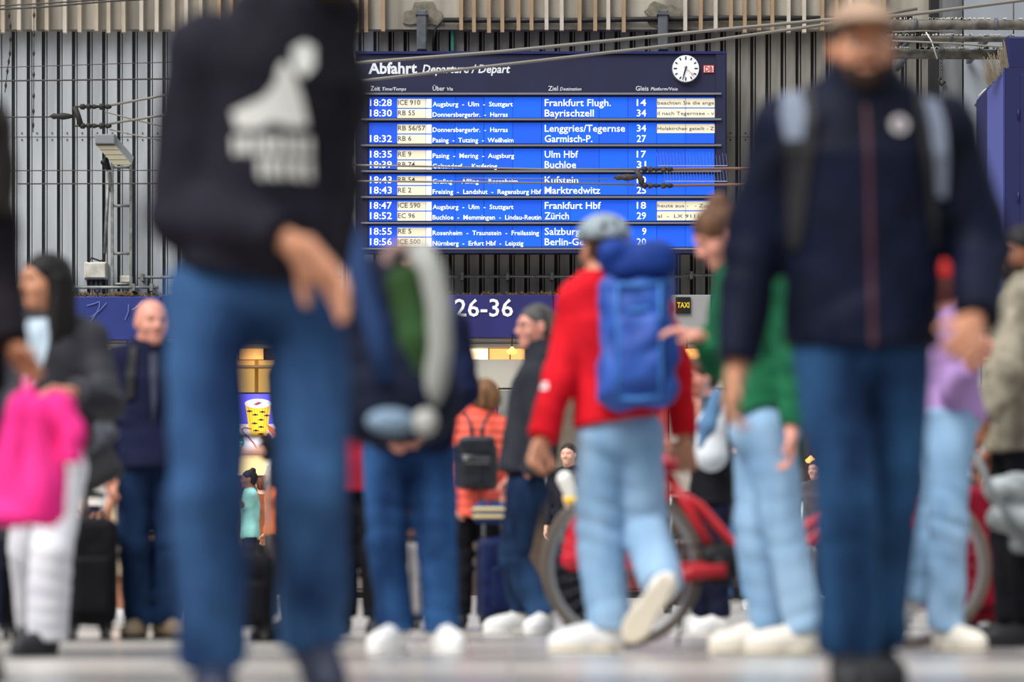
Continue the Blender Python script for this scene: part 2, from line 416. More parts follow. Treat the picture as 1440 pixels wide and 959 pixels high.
# blue fascia band, panels
at_depth(YW-.75)
fa = struct('trim_1')
BL = mat('fascia_blue', (40, 40, 112), .45, 'noise', rgb2=(34, 34, 98), scale=1.5)
BLF = mat('fascia_film_blue', (44, 58, 128), .35, 'noise', rgb2=(38, 50, 112), scale=2, bump=.3)
for a, b in ((-180, -60), (-59, 40), (41, 226)):
    MB().cbox(X(a), X(b), YW-.75, YW-.1, Z(478), Z(417), .015).build('fascia_panel', BLF, fa)
for a, b in ((227, 380), (381, 600), (601, 778), (779, 925), (1001, 1180), (1181, 1350), (1351, 1391)):
    MB().cbox(X(a), X(b), YW-.75, YW-.1, Z(475), Z(414.5), .015).build('fascia_panel', BL, fa)
MB().cbox(X(926), X(1000), YW-.75, YW-.1, Z(475), Z(414.5), .015).build('fascia_panel', mat('fascia_light_grey', (150, 150, 150), .5), fa)
cr = MB()
for (a, b, c, d) in ((118, 462, 136, 440), (136, 440, 140, 424), (140, 424, 122, 430), (150, 426, 128, 446), (112, 455, 100, 440), (176, 450, 181, 428), (60, 470, 90, 450), (186, 436, 200, 424)):
    cr.tube([(X(a), YW-.755, Z(b)), (X((a+c)/2+2), YW-.765, Z((b+d)/2)), (X(c), YW-.755, Z(d))], .012, 5)
cr.build('film_wrinkle', mat('film_crease', (96, 112, 176), .3), fa)
WH = mat('numeral_white', (240, 240, 240), .6)
text('26-36', WH, X(639.5), Z(444.8), YW-.76, 24.5/SW, 82/SW, fa, 'platform_numbers', bold=.012)
text('1-11', WH, X(240), Z(444.8), YW-.76, 24.5/80, None, fa, 'platform_numbers') if False else None
MB().box(X(950), X(971), YW-.79, YW-.75, Z(441), Z(418)).build('taxi_sign', mat('sign_black', (14, 14, 14), .4), fa)
text('TAXI', mat('taxi_yellow', (240, 200, 30), .5), X(952), Z(433), YW-.8, 7.5/80, 17/80, fa, 'taxi_lettering', bold=.02)
MB().poly(circ(X(1011), Z(430), 10/80), YW-.79, .03).build('suburban_rail_sign', mat('sbahn_green', (50, 120, 80), .5), fa)
text('S', WH, X(1006), Z(437), YW-.8, 13/80, 11/80, fa, 'rail_letter', bold=.03)
MB().poly(circ(X(936), Z(430), 10/80), YW-.79, .03).build('underground_sign', mat('ubahn_blue', (30, 60, 140), .5), fa)
# debris and lichen on top of the fascia
deb = MB(); 
for i in range(700):
    a = random.choice(((100, 225), (606, 925), (640, 780), (158, 186))); q = random.uniform(*a); zz = Z(415.5)+random.uniform(0, .05)
    x = X(q); yy = YW-.7+random.uniform(0, .5); d = random.uniform(.01, .035)
    deb.add([(x-d, yy, zz), (x+d, yy+.01, zz+random.uniform(-.01, .02)), (x, yy+.02, zz+d*random.uniform(.5, 2))], [(0, 1, 2)])
tag(deb.build('leaf_litter', mat('litter_brown', (112, 84, 52), .9, 'noise', rgb2=(60, 52, 36), scale=20)), 'brown leaf litter lying on the ledge above the blue band', 'debris', kind='stuff')

# rails and boxes on the cladding
at_depth(YW-.28)
GALV = mat('galvanised', (140, 144, 140), .5, 'noise', rgb2=(104, 108, 104), scale=9, metal=.3)
def rail(x0, x1, py, label, posts, yo=.3):
    t = thing('wall_rail', (0, 0, 0), label, 'rail')
    MB().tube([(X(x0), YW-yo, Z(py)), (X(x1), YW-yo, Z(py))], .028).build('rail_tube', GALV, t, True)
    for q in posts: MB().box(X(q)-.025, X(q)+.025, YW-yo-.04, YW+.04, Z(py+5), Z(py-5)).build('bracket', GALV, t)
rail(622, 968, 389, 'galvanised rail below the departure board', (650, 714, 776, 838, 900))
rail(961, 1070, 387, 'short galvanised rail right of the cyclist', (972, 1030))
rail(195, 480, 390, 'galvanised rail behind the man in the dark hoodie', (200, 260, 340, 420))
rail(100, 225, 406, 'thin rail over the ledge above the film-wrapped band', (104, 190, 215), .56)
la = thing('wall_ladder', (X(171), YW-.35, Z(415)), 'grey steel ladder fixed to the ribbed wall left of the hoodie man', 'ladder')
for q in (-12.5, 13.5): MB().box(q/80-.022, q/80+.022, -.04, .04, 0, Z(228)-Z(415)).build('side_rail', GALV, la)
for q in (400, 357, 290, 236): MB().tube([(-12.5/80, 0, Z(q)-Z(415)), (13.5/80, 0, Z(q)-Z(415))], .025).build('rung', GALV, la, True)
def jbox(x0, x1, y0, y1, label, nc):
    t = thing('junction_box', (X((x0+x1)/2), YW-.2, Z(y1)), label, 'electrical box'); hw = (x1-x0)/160; h = (y1-y0)/80
    PW = mat('box_white', (205, 204, 196), .6, 'noise', rgb2=(176, 172, 160), scale=7)
    MB().cbox(-hw, hw, -.02, .2, 0, h, .02).build('box_body', PW, t); MB().cbox(-hw+.015, hw-.015, -.06, -.02, .015, h-.015, .015).build('cover', PW, t)
    for k in range(nc):
        x = -hw*.6+1.2*hw*k/max(nc-1, 1); g = MB().lathe((x, .08, -.07), (0, 0, 1), [(0, .02), (.07, .035)], 10).build('cable_gland', DK, t)
        MB().tube([(x, .08, -.06), (x+.02, .08, -.2), (x+.1*(1 if k % 2 else -1), .1, -.33)], .014, 6).build('cable', DK, t, True)
jbox(117.5, 149.5, 368, 392, 'larger white junction box left of the steel ladder', 4)
jbox(168, 184.5, 387, 398.5, 'small white junction box between the rails of the ladder', 2)
p = thing('cable_pipe', (0, 0, 0), 'slanting light conduit pipe running down to the larger junction box', 'pipe')
MB().tube([(X(153), YW-.3, Z(246)), (X(147), YW-.25, Z(356))], .03).build('pipe', GALV, p, True)
MB().tube([(X(147), YW-.25, Z(355)), (X(146), YW-.2, Z(364)), (X(140), YW-.15, Z(366)), (X(128), YW-.2, Z(362)), (X(124), YW-.2, Z(368))], .018, 7).build('cable', DK, p, True)
at_depth(YW-1.0)
fld = thing('floodlight', (X(165), YW-1.0, Z(240)), 'square floodlight in a grey housing on the ribbed wall at left', 'lamp')
HG = mat('housing_grey', (128, 132, 134), .5)
def WZ(px, py, dy=0): return Vector((X(px)-X(165), dy, Z(py)-Z(240)))
b = MB(); pts = [WZ(135, 204), WZ(161, 204), WZ(185, 232), WZ(160, 232)]; q2 = [p_+Vector((0, .35, .18)) for p_ in pts]
b.add(pts+q2, [(3, 2, 6, 7), (2, 1, 5, 6), (1, 0, 4, 5), (0, 3, 7, 4), (7, 6, 5, 4)]); b.build('lamp_housing', HG, fld)
for k in range(4):
    t0, t1 = k/4+.02, (k+1)/4-.02; A = lambda t: pts[0].lerp(pts[3], t); Bq = lambda t: pts[1].lerp(pts[2], t)
    MB().add([A(t0), Bq(t0), Bq(t1), A(t1)]+[v+Vector((0, .03, .02)) for v in (A(t0), Bq(t0), Bq(t1), A(t1))], [(0, 1, 2, 3), (0, 4, 5, 1), (1, 5, 6, 2), (2, 6, 7, 3), (3, 7, 4, 0)]).build('glass_pane', mat('lamp_glass', (168, 160, 138), .3), fld)
MB().cbox(X(134)-X(165), X(162)-X(165), -.05, .3, Z(203)-Z(240), Z(189)-Z(240), .02).build('gear_box', HG, fld)
MB().tube([WZ(150, 236, .3), WZ(147, 222, .2), WZ(144, 228, .1)], .05).build('mount', DK, fld, True)
MB().tube([WZ(150, 240, .35), WZ(150, 262, .8)], .04).build('arm', HG, fld, True)

# ---------------------------------------------------------------- departure board
at_depth(YW-.9)
bd = thing('departure_board', (X(762), YW-.9, Z(353)), 'large blue departure board with rows of train times', 'display board')
def BX(px): return X(px)-X(762)
def BZ(py): return Z(py)-Z(353)
NV = mat('board_navy', (22, 26, 66), .55, 'noise', rgb2=(17, 20, 54), scale=1.3)
NVD = mat('board_side_navy', (24, 27, 66), .5)
MB().box(BX(500), BX(1022), .05, .7, BZ(353), BZ(73)).build('board_housing', NVD, bd)
MB().cbox(BX(504), BX(1010), .0, .05, BZ(133), BZ(76), .01).build('header_panel', NV, bd)
MB().cbox(BX(1006), BX(1021), -.03, .05, BZ(353), BZ(74), .012).build('right_frame', NV, bd)
MB().cbox(BX(500), BX(518), -.02, .05, BZ(353), BZ(134), .012).build('left_frame', NV, bd)
MB().cbox(BX(500), BX(1022), -.03, .05, BZ(355.5), BZ(349.5), .01).build('bottom_frame', mat('frame_dull_blue', (62, 66, 120), .5), bd)
for k in range(24):                       # rivets of the top edge
    pass
MB().box(BX(500), BX(1022), -.04, .6, BZ(76), BZ(72.5)).build('top_edge', mat('board_edge', (28, 32, 92), .4), bd)
SB = mat('lcd_blue', (8, 84, 214), .5, emit=.72); SB2 = mat('lcd_blue_b', (12, 78, 206), .5, emit=.72); SL2 = mat('lcd_blue_deep', (18, 72, 196), .5, emit=.72)
CR = mat('lcd_cream', (226, 216, 186), .6, emit=.42); CRW = mat('lcd_white', (236, 232, 220), .6, emit=.5)
WT = mat('lcd_text_white', (225, 235, 255), .4, emit=.95); GT = mat('lcd_text_grey', (72, 76, 96), .7); BT = mat('header_white', (225, 228, 235), .5); NT = mat('lcd_text_navy', (50, 50, 110), .7)
BARM = mat('separator_metal', (128, 128, 136), .45, metal=.2); BARD = mat('separator_dark', (26, 28, 62), .6)
edges = [518.5, 558.8, 599.5, 640, 680.5, 721, 761.5, 802, 842.5, 883, 923.5, 964, 1005]
rowy = [(136.5, 165.5), (172.5, 201.5), (209, 237.5), (245, 274), (281, 310.5), (317.5, 347)]
T = [('18:28', 'ICE 910', 'Augsburg - Ulm - Stuttgart', 612, 'Frankfurt Flugh.', 93, '14', 'beachten Sie die ange', 607, 721),
     ('18:30', 'RB 55', 'Donnersbergerbr. - Harras', 0, 'Bayrischzell', 69, '34', 'il nach Tegernsee - v', 607, 714),
     (None, 'RB 56/57', 'Donnersbergerbr. - Harras', 0, 'Lenggries/Tegernse', 113, '34', 'Holzkirchen geteilt - Z', 607, 714),
     ('18:32', 'RB 6', 'Pasing - Tutzing - Weilheim', 0, 'Garmisch-P.', 67, '27', None, 607, 722),
     ('18:35', 'RE 9', 'Pasing - Mering - Augsburg', 0, 'Ulm Hbf', 47, '17', None, 607, 723),
     ('18:39', 'RB 74', 'Geltendorf - Kaufering', 0, 'Buchloe', 44, '31', None, 607, 699),
     ('18:43', 'RB 54', 'Grafing - Aßling - Rosenheim', 0, 'Kufstein', 47, '10', None, 607, 728),
     ('18:43', 'RE 2', 'Freising - Landshut - Regensburg Hbf', 0, 'Marktredwitz', 78, '25', None, 607, 761),
     ('18:47', 'ICE 590', 'Augsburg - Ulm - Stuttgart', 0, 'Frankfurt Hbf', 79, '18', 'heute aus -   - Zug f', 607, 722),
     ('18:52', 'EC 96', 'Buchloe - Memmingen - Lindau-Reutin', 0, 'Zürich', 34, '29', 'al  -  LX 9111 - Sc', 607, 761),
     ('18:55', 'RE 5', 'Rosenheim - Traunstein - Freilassing', 0, 'Salzburg', 50, '9', None, 607, 758),
     ('18:56', 'ICE 500', 'Nürnberg - Erfurt Hbf - Leipzig', 0, 'Berlin-Gesund', 82, '20', None, 607, 736)]
def btext(t, px, py, cap, wd, m, par, nm, bold=0.0, shear=0, yy=-.006): return text(t, m, BX(px), BZ(py), yy, cap/SW, wd/SW if wd else None, par, nm, shear, bold, 0.0)
for r, (y0, y1) in enumerate(rowy):
    row = MB().box(BX(517), BX(1006), .028, .05, BZ(y1+1.5), BZ(y0-2)).build('display_row', BARD, bd)
    for c in range(12):
        MB().box(BX(edges[c]+.25), BX(edges[c+1]-.25), .004, .028, BZ(y1), BZ(y0)).build('lcd_module', SL2 if c == 0 else (SB if (c+r) % 3 else SB2), row)
    for l in (0, 1):
        tm, tr, via, _, dst, dw, gl, msg, v0, v1 = T[r*2+l]; yb = y0+12.5+l*14.6
        if tm: btext(tm, 520.5, yb, 9.6, 30.5, WT, row, 'time_text', .006)
        MB().box(BX(558.8), BX(598.6), -.002, .006, BZ(y0+2.5+l*14.2+12.6), BZ(y0+2.5+l*14.2)).build('train_label', CR, row)
        MB().box(BX(599.3), BX(607), -.002, .006, BZ(y0+2.5+l*14.2+12.6), BZ(y0+2.5+l*14.2)).build('train_label', CRW, row)
        btext(tr, 559.5, yb-1.6, 6.8, {5: 24, 4: 19, 7: 31.5, 8: 38.5}[len(tr)], GT, row, 'train_number', .008)
        btext(via.replace(' - ', '  -  '), 608.5, yb+.6, 6.4, v1-608.5, WT, row, 'via_text', .006)
        btext(dst, 766, yb+.2, 9.8, dw, WT, row, 'destination_text', .006)
        btext(gl, 895.5 if len(gl) > 1 else 903, yb, 9.6, 13 if len(gl) > 1 else 6, WT, row, 'platform_text', .006)
        if msg:
            MB().box(BX(923.8), BX(963.7), -.002, .006, BZ(y0+2+l*14.2+12.6), BZ(y0+2+l*14.2)).build('message_strip', CR, row)
            MB().box(BX(964.3), BX(1005), -.002, .006, BZ(y0+2+l*14.2+12.6), BZ(y0+2+l*14.2)).build('message_strip', CR, row)
            btext(msg, 924.5, yb-2, 4.8, 79.5, NT, row, 'message_text', .004)
for q in (132.3, 168.3, 204.8, 241.2, 277.5, 313.9, 350): MB().box(BX(508), BX(1014), -.07, .02, BZ(q+1.2), BZ(q-1.2)).build('separator_bar', BARM, bd)
btext('Abfahrt', 518, 103.3, 15.6, 68.5, BT, bd, 'header_text', .03, yy=-.004)
btext('Departure / Départ', 594, 102.5, 11.5, 123.5, BT, bd, 'header_text', .02, .2, yy=-.004)
for t, x0, x1 in (('Zeit', 521, 534.5), ('Über', 608.5, 625.5), ('Ziel', 771, 784.5), ('Gleis', 894, 912)): btext(t, x0, 127.5, 6.6, x1-x0, BT, bd, 'column_heading', .004, yy=-.004)
for t, x0, x1 in (('Time/Temps', 537.5, 571), ('Via', 628.5, 636.8), ('Destination', 787.5, 817.5), ('Platform/Voie', 915, 953)): btext(t, x0, 127.3, 4.6, x1-x0, BT, bd, 'column_heading', .006, .2, yy=-.004)
ck = MB().lathe((BX(964), -.08, BZ(97.3)), (0, 1, 0), [(0, .225), (.01, .235), (.08, .238)], 40).build('clock', mat('clock_rim', (150, 152, 158), .4), bd)
MB().poly(circ(BX(964), BZ(97.3), .228, 40), -.086, .006).build('clock_face', mat('clock_white', (228, 232, 236), .4, emit=.15), ck)
CB = mat('clock_black', (16, 16, 18), .5)
for k in range(12):
    t = math.pi/6*k; L = .045 if k % 3 else .06; b = MB(); c, s_ = math.cos(t), math.sin(t)
    pts = [(BX(964)+r*s_+wd*c, BZ(97.3)+r*c-wd*s_) for r, wd in ((.21, -.011), (.21, .011), (.21-L, .011), (.21-L, -.011))]; b.poly(pts, -.09, .004).build('hour_mark', CB, ck)
def hand_(ang, L, wd, m, y, tail=.04):
    t = math.radians(ang); c, s_ = math.cos(t), math.sin(t)
    return MB().poly([(BX(964)+r*s_+q*c, BZ(97.3)+r*c-q*s_) for r, q in ((-tail, -wd), (-tail, wd), (L, wd*.7), (L, -wd*.7))], y, .004).build('clock_hand', m, ck)
hand_(197, .13, .014, CB, -.095); hand_(196, .205, .010, CB, -.1); RD = mat('clock_red', (190, 90, 60), .5); hand_(130, .16, .004, RD, -.105)
MB().tube([(BX(964)+.155*math.sin(math.radians(130))+.018*math.cos(a), -.104, BZ(97.3)+.155*math.cos(math.radians(130))+.018*math.sin(a)) for a in [k*math.pi/6 for k in range(12)]], .004, 5, closed=True).build('second_ring', RD, ck)
lg = MB().box(BX(989), BX(1004), -.02, 0, BZ(102.5), BZ(92)).build('logo_plate', mat('logo_red', (200, 50, 50), .5), bd)
MB().box(BX(990), BX(1003), -.024, -.02, BZ(101.5), BZ(93)).build('logo_field', mat('logo_white', (240, 232, 232), .5), lg)
btext('DB', 991, 100.6, 7, 11, mat('logo_red', (200, 50, 50)), lg, 'logo_letters', .03, yy=-.03)
# anti-bird spikes
for (x0, x1, py, lab) in ((925, 1022, 236, 'fine bird spikes across the right end of the upper cable'), (935, 1022, 258, 'fine bird spikes across the right end of the lower cable')):
    b = MB(); n = 22
    for k in range(n):
        q = x0+(x1-x0)*k/(n-1); b.tube([(X(q), YW-1.0, Z(py-2)), (X(q-2), YW-1.05, Z(py-18-random.uniform(-3, 3)))], .004, 4)
    b.tube([(X(x0), YW-1.0, Z(py-2)), (X(x1), YW-1.0, Z(py-2))], .008, 5)
    b.top('bird_spikes', mat('spike_steel', (150, 165, 200), .4, metal=.5), lab, 'bird spikes')

# ---------------------------------------------------------------- overhead cables and insulators (nearer than the wall)
CABM = mat('wire_dark', (62, 60, 58), .6); CABG = mat('wire_grey', (120, 116, 108), .5); CABR = mat('wire_rust', (112, 78, 70), .7)
def wire(pts, r, m, label, s=88):
    P = [W(x, y_, s) for x, y_ in pts]; root = P[0]
    return MB().tube([p_-root for p_ in P], r, 6).top('overhead_wire', m, label, 'wire', smooth=True), root
def addwire(*a, **k):
    o, r = wire(*a, **k); o.location = r; return o
addwire([(-20, 9), (60, 5), (150, -1)], .012, CABM, 'upper of the two wires across the slats at top left')
addwire([(-20, 14), (60, 10), (150, 2), (220, -2)], .016, CABM, 'lower of the two wires across the slats at top left')
addwire([(-20, 95.5), (120, 91), (480, 80)], .007, CABM, 'thinnest wire crossing the ribbed wall at upper left')
addwire([(-20, 114), (110, 112.5), (480, 108)], .014, CABM, 'taut dark wire above the left fork-shaped insulator')
addwire([(-20, 165), (70, 164.5)], .011, CABM, 'wire running left from the left fork-shaped insulator')
addwire([(-20, 240), (480, 239)], .009, CABM, 'straight wire crossing the top of the steel ladder')
addwire([(25, 258.5), (200, 258.2), (480, 257)], .012, CABM, 'wire crossing the ladder just below its top')
addwire([(150, 149), (215, 137), (420, 96)], .021, CABG, 'upper rising cable from the left insulator')
addwire([(154, 174), (210, 165), (420, 132)], .021, CABG, 'lower rising cable from the left insulator')
addwire([(147, 157), (180, 166), (225, 177), (420, 205)], .012, CABG, 'upper sagging wire from the left insulator')
addwire([(154, 182), (208, 194), (420, 232)], .012, CABG, 'lower sagging wire from the left insulator')
addwire([(440, 96), (518, 87), (700, 73), (1000, 43), (1160, 28), (1276, 21), (1440, 0), (1500, -8)], .03, CABG, 'upper long grey cable rising to the right over the board')
addwire([(440, 122), (505, 114), (760, 85), (1000, 57), (1150, 36), (1290, 12)], .028, CABG, 'lower long grey cable crossing the board heading')
addwire([(440, 231), (600, 234), (760, 238), (893, 238)], .017, CABG, 'upper cable across the board left of the insulator')
addwire([(440, 254), (700, 256.5), (893, 259.5)], .017, CABG, 'lower cable across the board left of the insulator')
addwire([(650, 250.5), (862, 252)], .008, CABG, 'thin wire between the two cables across the board')
addwire([(945, 238), (1200, 235)], .024, CABR, 'rust-brown upper cable right of the insulator')
addwire([(940, 261), (1200, 257)], .024, CABR, 'rust-brown lower cable right of the insulator')
addwire([(1255, 45), (1300, 43.5), (1342, 45)], .012, CABG, 'pale cable tied beneath the thick pipe at top right')
addwire([(1255, 57.5), (1340, 61), (1408, 66), (1418, 58)], .016, CABG, 'pale cable sloping down between the lower pipes at top right')
addwire([(1302, 45), (1310, 58), (1318, 83)], .011, mat('tie_white', (215, 215, 210), .5), 'white cable tie end hanging below the middle pipe')
addwire([(1376, 135), (1384, 127), (1394, 121)], .011, mat('tie_white', (215, 215, 210), .5), 'white cable tie end beside the blue cabinet')
INS = mat('insulator_dirty', (84, 74, 62), .8, 'noise', rgb2=(40, 34, 28), scale=22, bump=.6); INB = mat('insulator_black', (34, 32, 28), .7)
def insulator(x0, ya, yb, xt, tailx, m, label):
    s = 88; R0 = W(x0, ya, s); t = thing('fork_insulator', R0, label, 'insulator')
    def q(a, b, dy=0): return W(a, b, s)-R0+Vector((0, dy, 0))
    MB().tube([q(x0-4, ya), q(x0+1, (ya+yb)/2), q(x0+5, yb)], .045, 8).build('yoke', m, t, True)
    for yy in (ya, yb):
        for k in range(5):
            a = x0+3+k*9; MB().lathe(q(a, yy), (1, 0, 0), [(0, .02), (.02, .045+.01*(k % 2)), (.07, .05-.012*(k % 3)), (.1, .02)], 10).build('insulator_bead', m if k % 2 else INB, t, True)
        MB().tube([q(x0-4, yy), q(xt, yy)], .018, 6).build('pin', CABM, t, True)
    ym = (ya+yb)/2; MB().lathe(q(tailx, ym), (1, 0, 0), [(0, .01), (.06, .05), (.14, .04), (.2, .06), (.3, .045), (.38, .02)], 10).build('tail_bead', m, t, True)
    MB().tube([q(tailx, ym), q(x0, ym)], .02, 6).build('pin', CABM, t, True)
insulator(109, 150, 177, 152, 70, INB, 'black fork-shaped cable insulator in front of the left ribbed wall')
insulator(899, 238, 261, 945, 863, INS, 'grimy brown fork-shaped cable insulator in front of the board')
for (pts, lab) in ([((12, 14), (15, 40), (14, 75), (11, 95), (7, 130))], 'knotted dropper wire hanging at the far upper left'), ([((48, 8), (47.5, 70), (47.5, 140), (46.5, 186))], 'straight dropper wire with clips left of the insulator'):
    t = thing('dropper_wire', W(*pts[0][0], 88), lab, 'wire'); R0 = W(*pts[0][0], 88)
    P = [W(a, b, 88)-R0 for a, b in pts[0]]; MB().tube(P, .008, 5).build('strand', CABM, t, True)
    for k in range(7):
        u = (k+.5)/7*(len(P)-1); i = int(u); c = P[i].lerp(P[i+1], u-i); MB().lathe(c, (0, .05, 1), [(-.05, .008), (0, .022), (.05, .008)], 7).build('clip', INB, t, True)
# pipes and blue cabinet at the right
PIP = mat('pipe_grimy', (116, 112, 102), .65, 'noise', rgb2=(62, 58, 52), scale=5, bump=.4)
for (ya, r, x1, dy, lab) in ((34, .085, 1520, 0, 'thickest of the three grimy pipes at top right'), (50, .048, 1430, .3, 'thinnest of the three grimy pipes at top right'), (69, .085, 1415, .5, 'lowest of the three grimy pipes at top right')):
    R0 = W(1180, ya, 83.5); t = thing('overhead_pipe', R0, lab, 'pipe'); L = (x1-1180)/83.5; MB().box(L-.5, L-.42, dy, 1.37, -.05, .05).build('wall_bracket_arm', ST, t)
    for xx in (.3, 1.2): MB().box(xx, xx+.06, dy, 2.35, -.04, .04).build('wall_bracket_arm', ST, t)
    MB().tube([(0, dy, 0), (L, dy, -.02)], r, 16).build('pipe_body', PIP, t, True)
    for k in range(1, 4): MB().lathe((L*k/3-.1, dy, 0), (1, 0, 0), [(0, r), (.005, r+.018), (.05, r+.018), (.055, r)], 16).build('pipe_clamp', ST, t, True)
    b = MB()
    for k in range(60):
        x = random.uniform(0, L); b.box(x, x+.03, dy-.03, dy+.03, r*.93, r+random.uniform(.01, .03))
    tag(b.build('droppings', mat('droppings_white', (196, 194, 184), .9), t), kind='stuff')
cb = thing('blue_cabinet', (W(1392, 440, 97).x, F/97, Z(440, 97)), 'tall blue steel cabinet high up at the right edge', 'cabinet')
def CX(px): return (px-1392)/97
H_ = (440-95)/97
BB = mat('cabinet_blue', (18, 22, 76), .5); 
MB().add([(0, .25, 0), (.2, 0, 0), (1.4, 0, 0), (1.4, 1.5, 0), (0, 1.5, 0), (0, .25, H_-.28), (.2, 0, H_), (1.4, 0, H_), (1.4, 1.5, H_), (0, 1.5, H_-.28)],
         [(0, 1, 6, 5), (1, 2, 7, 6), (2, 3, 8, 7), (3, 4, 9, 8), (4, 0, 5, 9), (5, 6, 7, 8, 9), (4, 3, 2, 1, 0)]).build('cabinet_body', BB, cb)
MB().cbox(.01, .185, .02, .24, .02, H_-.3, .01).build('side_strip', mat('cabinet_edge', (96, 100, 160), .35), cb) if False else None
MB().add([(0.0, .235, .02), (.195, -.008, .02), (.195, -.008, H_-.03), (0.0, .235, H_-.31), (-.006, .245, .02), (.19, .0, .02), (.19, .0, H_-.03), (-.006, .245, H_-.31)], [(0, 1, 2, 3), (7, 6, 5, 4), (0, 4, 5, 1), (1, 5, 6, 2), (2, 6, 7, 3), (3, 7, 4, 0)]).build('side_sheen_panel', mat('cabinet_side_sheen', (78, 84, 142), .35), cb)  # added lighter sheet: light caught by the angled face, painted as colour
MB().box(.2, .215, -.012, 0, 0, H_).build('corner_bead', mat('bead_blue', (54, 60, 140), .4), cb)
MB().cbox(.44, 1.35, -.02, 0, .1, H_-.1, .01).build('cabinet_door', BB, cb)
for k in range(3): MB().tube([(.41, -.02, .4+k*1.2), (.41, -.02, .55+k*1.2)], .012, 8).build('hinge', BB, cb, True)
b = MB()
for k in range(90): 
    x = random.uniform(.0, .3); z = random.uniform(-.02, .36); b.tube([(x-.02, .0, H_-.3+x+z*.2), (x-.10+random.uniform(-.05, .05), -.05, H_-.22+x+z)], .005, 4)
tag(b.build('spike_brush', mat('brush_tan', (150, 138, 116), .8)), None); bs = bpy.data.objects['spike_brush']; bs.parent = cb
R0 = W(1416, 78, 92); t = thing('wall_bracket', R0, 'black bracket box above the blue cabinet', 'bracket'); MB().cbox(0, .5, -.1, .5, -.22, .28, .03).build('bracket_box', BB, t)
MB().tube([(0, 0, -.2), (-.2, 0, -.55), (-.45, 0, -.8)], .07).build('strut', PIP, t, True)
R0 = W(1324, 82, F/(YW-1.06)); t = thing('hook_chain', R0, 'small black chain with hook hanging on the grey column', 'chain')
for k in range(5): MB().tube([(.018*math.cos(a), (k % 2)*.01, -.05-.06*k+.03*math.sin(a)) for a in [j*math.pi/4 for j in range(8)]], .006, 5, closed=True).build('link', INB, t, True)
MB().tube([(0, 0, -.34), (-.06, 0, -.38), (.0, 0, -.46), (.06, 0, -.4)], .03, 8).build('hook', INB, t, True)

# ---------------------------------------------------------------- ground-floor shops
at_depth(YW-.45)
sh = struct('wall_shops')
CP = mat('shop_panel_cream', (196, 194, 184), .5, 'noise', rgb2=(184, 182, 172), scale=1); 
px = -180
while px < 1390:
    b_px = min(px+119, 1391)
    if not (330 < px+60 < 400): pass
    MB().cbox(X(px), X(b_px), YW-.5, YW-.2, Z(489), Z(476), .01).build('fascia_strip', CP, sh)
    MB().box(X(px), X(b_px), YW-.53, YW-.5, Z(484), Z(482.8)).build('drip_edge', mat('dark_line', (110, 110, 104), .6), sh)
    if px >= 400 or px < 300:
        MB().cbox(X(px), X(b_px), YW-.5, YW-.3, Z(546), Z(505.5), .01).build('shop_panel', CP, sh)
    px += 120
GW = mat('warm_lit_glass', (255, 190, 110), .3, emit=1.0); GWH = mat('warm_lamp', (255, 232, 190), .3, emit=1.6); BRN = mat('brown_partition', (96, 70, 46), .6)
q = -170; k = 0
while q < 1390:
    wdt = random.choice((30, 44, 22, 36)); 
    MB().box(X(q), X(q+wdt-1.5), YW-.4, YW-.36, Z(505), Z(490)).build('clerestory_pane', (GW, GW, BRN, GWH)[k % 4], sh)
    MB().box(X(q+wdt-1.5), X(q+wdt), YW-.46, YW-.36, Z(505), Z(490)).build('mullion', mat('mullion_dark', (60, 48, 36), .5), sh)
    q += wdt; k += 1
MB().box(X(-200), X(1700), YW-.2, YW+.1, 0, Z(476)).build('shop_back_wall', mat('shop_back', (92, 74, 60), .7, 'noise', rgb2=(60, 48, 42), scale=1.4), sh)
YEL = mat('warm_panel', (236, 190, 110), .5, emit=.55)
MB().box(X(300), X(430), YW-.35, YW-.2, Z(556), Z(506)).build('lit_panel', YEL, sh)
MB().box(X(560), X(700), YW-.6, YW-.5, Z(558), Z(545)).build('lit_panel', mat('amber_lit', (246, 196, 84), .5, emit=.8), sh)
MB().box(X(358), X(363), YW-.42, YW-.35, Z(556), Z(505)).build('pillar', mat('gold_pole', (226, 170, 70), .3, metal=.3), sh)
MB().box(X(320), X(405), YW-.8, YW-.3, Z(518), Z(515)).build('ceiling_beam', mat('beam_tan', (150, 118, 80), .6), sh)
MB().box(X(300), X(430), YW-.45, YW-.3, Z(668), Z(640)).build('lit_counter_panel', mat('counter_glow', (255, 226, 160), .4, emit=1.0), sh)
MB().cbox(X(-150), X(300), YW-.6, YW-.4, Z(640), Z(560), .02).build('shop_sign_panel', mat('shop_cream_dim', (176, 168, 150), .5), sh)
for a, b, c in ((700, 780, (150, 150, 146)), (781, 860, (120, 108, 92)), (861, 940, (176, 60, 60)), (941, 1010, (190, 180, 168)), (1011, 1100, (84, 76, 70)), (1101, 1200, (60, 46, 40)), (1201, 1330, (54, 44, 42)), (1331, 1440, (66, 60, 60)), (1441, 1520, (90, 84, 80))):
    MB().cbox(X(a), X(b), YW-.55, YW-.25, Z(700), Z(548), .02).build('shopfront_panel', mat('shopfront_%d' % a, c, .6, 'noise', rgb2=tuple(v*.8 for v in c), scale=2), sh)
